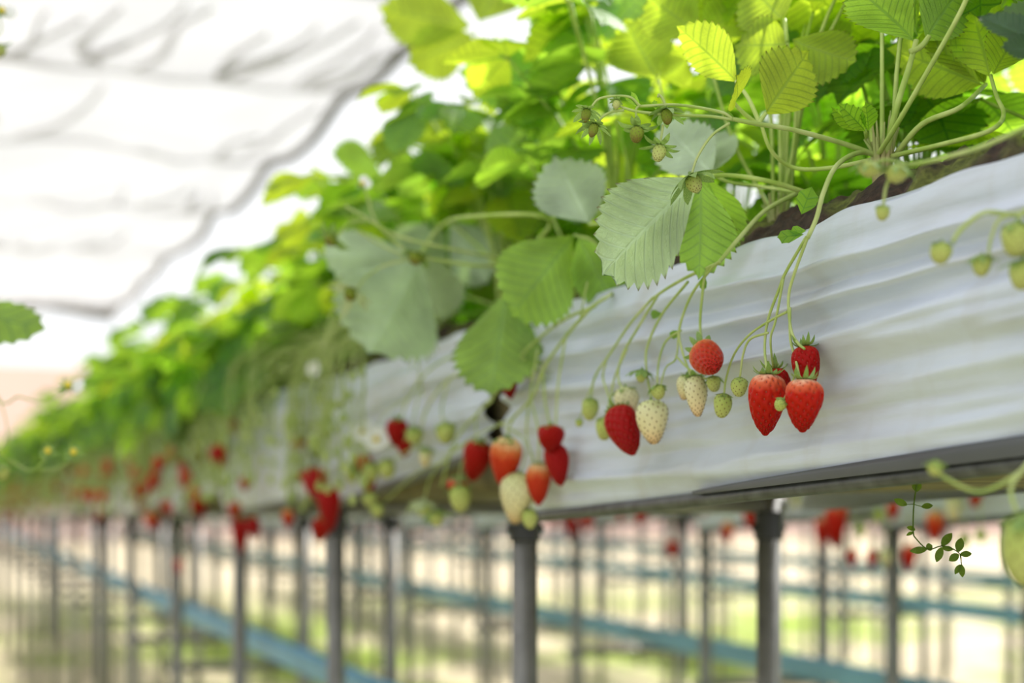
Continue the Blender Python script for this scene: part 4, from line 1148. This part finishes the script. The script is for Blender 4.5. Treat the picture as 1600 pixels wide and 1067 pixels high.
def FB(u, v, w, h, cal, label, d=F, cs=1.0): strawberry(PD(u, v - h / 2, d), PD(u - 2, v + h / 2, d), w * d / FPX, 'green', label, shape='g', cal=cal, cs=cs)
FB(1471, 396, 34, 34, 'clasp', 'blurred green fruit with yellowish tip before the sheet at right')
FB(1535, 415, 30, 34, 'droop', 'blurred green fruit hanging right of the yellowish tipped one')
FB(1590, 375, 50, 54, 'clasp', 'large blurred green fruit cut by the right picture edge, upper one', .88)
FB(1598, 430, 40, 46, 'droop', 'blurred green fruit under the large one at the right picture edge', .88)
FB(1380, 333, 22, 24, 'clasp', 'single blurred green bud over the top edge of the sheet', .96)
FB(1360, 265, 36, 24, 'droop', 'blurred pale bud in front of the bare crown, left one', .95)
FB(1402, 272, 36, 28, 'droop', 'blurred pale bud in front of the bare crown, right one', .95)
FB(1603, 860, 74, 112, 'clasp', 'big blurred green fruit at the lower right picture edge', .80)
FB(1462, 732, 24, 24, 'droop', 'blurred green bud over the grey tube at lower right', .85)

# weed sprig
SP = thing('weed_sprig', PD(1433, 757, 1.16), 'thin weed sprig with tiny oval leaves dangling under the grey tube', 'weed')
mb = MB()
def Sg(u, v): return PD(u, v, 1.15)
main = [Sg(1434, 750), Sg(1428, 788), Sg(1427, 830), Sg(1432, 842), Sg(1450, 858), Sg(1470, 853), Sg(1486, 856), Sg(1500, 866), Sg(1502, 880)]
tube(mb, catmull(main, 5), .0006, .0004, 5)
for a, b in (((1428, 788), (1413, 788)), ((1428, 788), (1442, 792)), ((1500, 866), (1503, 884))): tube(mb, [Sg(*a), Sg(*b)], .0004, .0003, 4)
build(mb, 'stem', M_WEED, SP, SP.location)
for (a, b, w) in [((1432, 768), (1433, 750), 12), ((1417, 789), (1397, 780), 9), ((1440, 792), (1458, 789), 8), ((1430, 828), (1417, 823), 8), ((1428, 831), (1416, 836), 5), ((1448, 858), (1422, 861), 9),
                  ((1447, 857), (1457, 852), 10), ((1472, 853), (1487, 832), 11), ((1472, 855), (1463, 878), 10), ((1472, 855), (1490, 859), 7), ((1497, 862), (1502, 840), 11), ((1500, 866), (1519, 865), 8),
                  ((1498, 866), (1483, 876), 10), ((1502, 882), (1504, 902), 8), ((1501, 882), (1492, 897), 7)]:
    bm = MB(); A, Bq = Sg(*a), Sg(*b)
    x, y, z = frame(Bq - A, (CAM - A) + V((R.uniform(-.5, .5),) * 3))
    L = (Bq - A).length; W = w * 1.45 / FPX; pr = None
    for i in range(9):
        s = i / 8; hw = W * .5 * math.sin(PI * min(.995, .04 + s * .955)) ** .75
        row = [bm.vert(A + y * (L * s) + x * (hw * j) + z * (abs(j) * hw * .25 - .1 * L * s * s), (abs(j), s * 3)) for j in (-1, -.5, 0, .5, 1)]
        if pr:
            for j in range(4): bm.face((pr[j], pr[j + 1], row[j + 1], row[j]))
        pr = row
    build(bm, 'leaf', M_WEED, SP, SP.location)

# ------------------------------------------------------------------ plant overhanging at the left edge
PL = thing('strawberry_plant', (-.17, 1.55, ZS), 'strawberry plant at the left picture edge reaching into the aisle with one toothed leaf', 'plant')
DL = 1.72
hleaf(PL, M_LEAF, [LF((-70, 478), (68, 514), 92, DL, DL, roll=-40, fold=.2, droop=.05, seed=60, n=6), LF((-65, 510), (-60, 600), 90, DL, DL, roll=-40, seed=61), LF((-65, 500), (-110, 440), 90, DL, DL, roll=-40, seed=62)],
      [[V((-.17, 1.55, ZS)), V((-.08, 1.6, ZS + .09)), PD(-60, 506, DL)]])
truss(PL, [[1.2, V((-.17, 1.55, ZS)), V((-.02, 1.62, ZS + .02)), PD(-20, 612, DL), PD(30, 620, DL), PD(70, 628, DL), PD(105, 608, DL)], [V((-.1, 1.6, ZS)), PD(-10, 700, DL), PD(15, 718, DL), PD(50, 735, DL), PD(75, 712, DL)],
           [.8, PD(-10, 605, DL), PD(5, 640, DL), PD(12, 680, DL), PD(5, 700, DL)], [.8, PD(60, 735, DL), PD(95, 730, DL), PD(114, 708, DL)], [V((-.17, 1.55, ZS)), V((-.05, 1.62, ZS + .2)), PD(-20, 60, DL), PD(0, 20, DL)], [PD(-20, 100, DL), PD(-5, 85, DL), PD(0, 75, DL)]], .0010)
flower(PD(2, 18, DL), .030, 'yellow flower at the top left corner', V((.3, -1, .4)), 1)
flower(PD(107, 604, DL), .034, 'greenish flower head with a white petal at the left', V((-.3, -1, .8)), 1)
flower(PD(75, 705, DL), .028, 'small yellow flower low at the left, left of two', V((-.2, -1, .3)), 0)
flower(PD(115, 707, DL), .030, 'small yellow flower low at the left, right of two', V((-.2, -1, .3)), 0)
strawberry(PD(-2, 70, DL), PD(-2, 90, DL), .016, 'green', 'green bud with spiky sepals at the left edge under the corner flower', shape='g', cal='star')
strawberry(PD(2, 725, DL), PD(4, 750, DL), .016, 'green', 'green bud at the lower left picture edge', shape='g', cal='droop')

# ------------------------------------------------------------------ light
w = bpy.data.worlds.new('sky'); sc.world = w; w.use_nodes = True
bg = w.node_tree.nodes['Background']
bg.inputs['Color'].default_value = (.97, .985, 1, 1); bg.inputs['Strength'].default_value = 1.3
s = bpy.data.lights.new('sun', 'SUN'); s.energy = 5.4; s.angle = math.radians(4); s.color = (1, .97, .92)
so = bpy.data.objects.new('sun', s); col.objects.link(so)
so.rotation_euler = V((.80, .42, .85)).to_track_quat('Z', 'Y').to_euler()
so.location = (3, 3, 6)
vs = sc.view_settings
vs.view_transform = 'Standard'; vs.look = 'None'; vs.exposure = 0; vs.gamma = 1; vs.use_curve_mapping = False
sc.cycles.max_bounces = 12; sc.cycles.diffuse_bounces = 8; sc.cycles.transparent_max_bounces = 12; sc.cycles.use_denoising = True
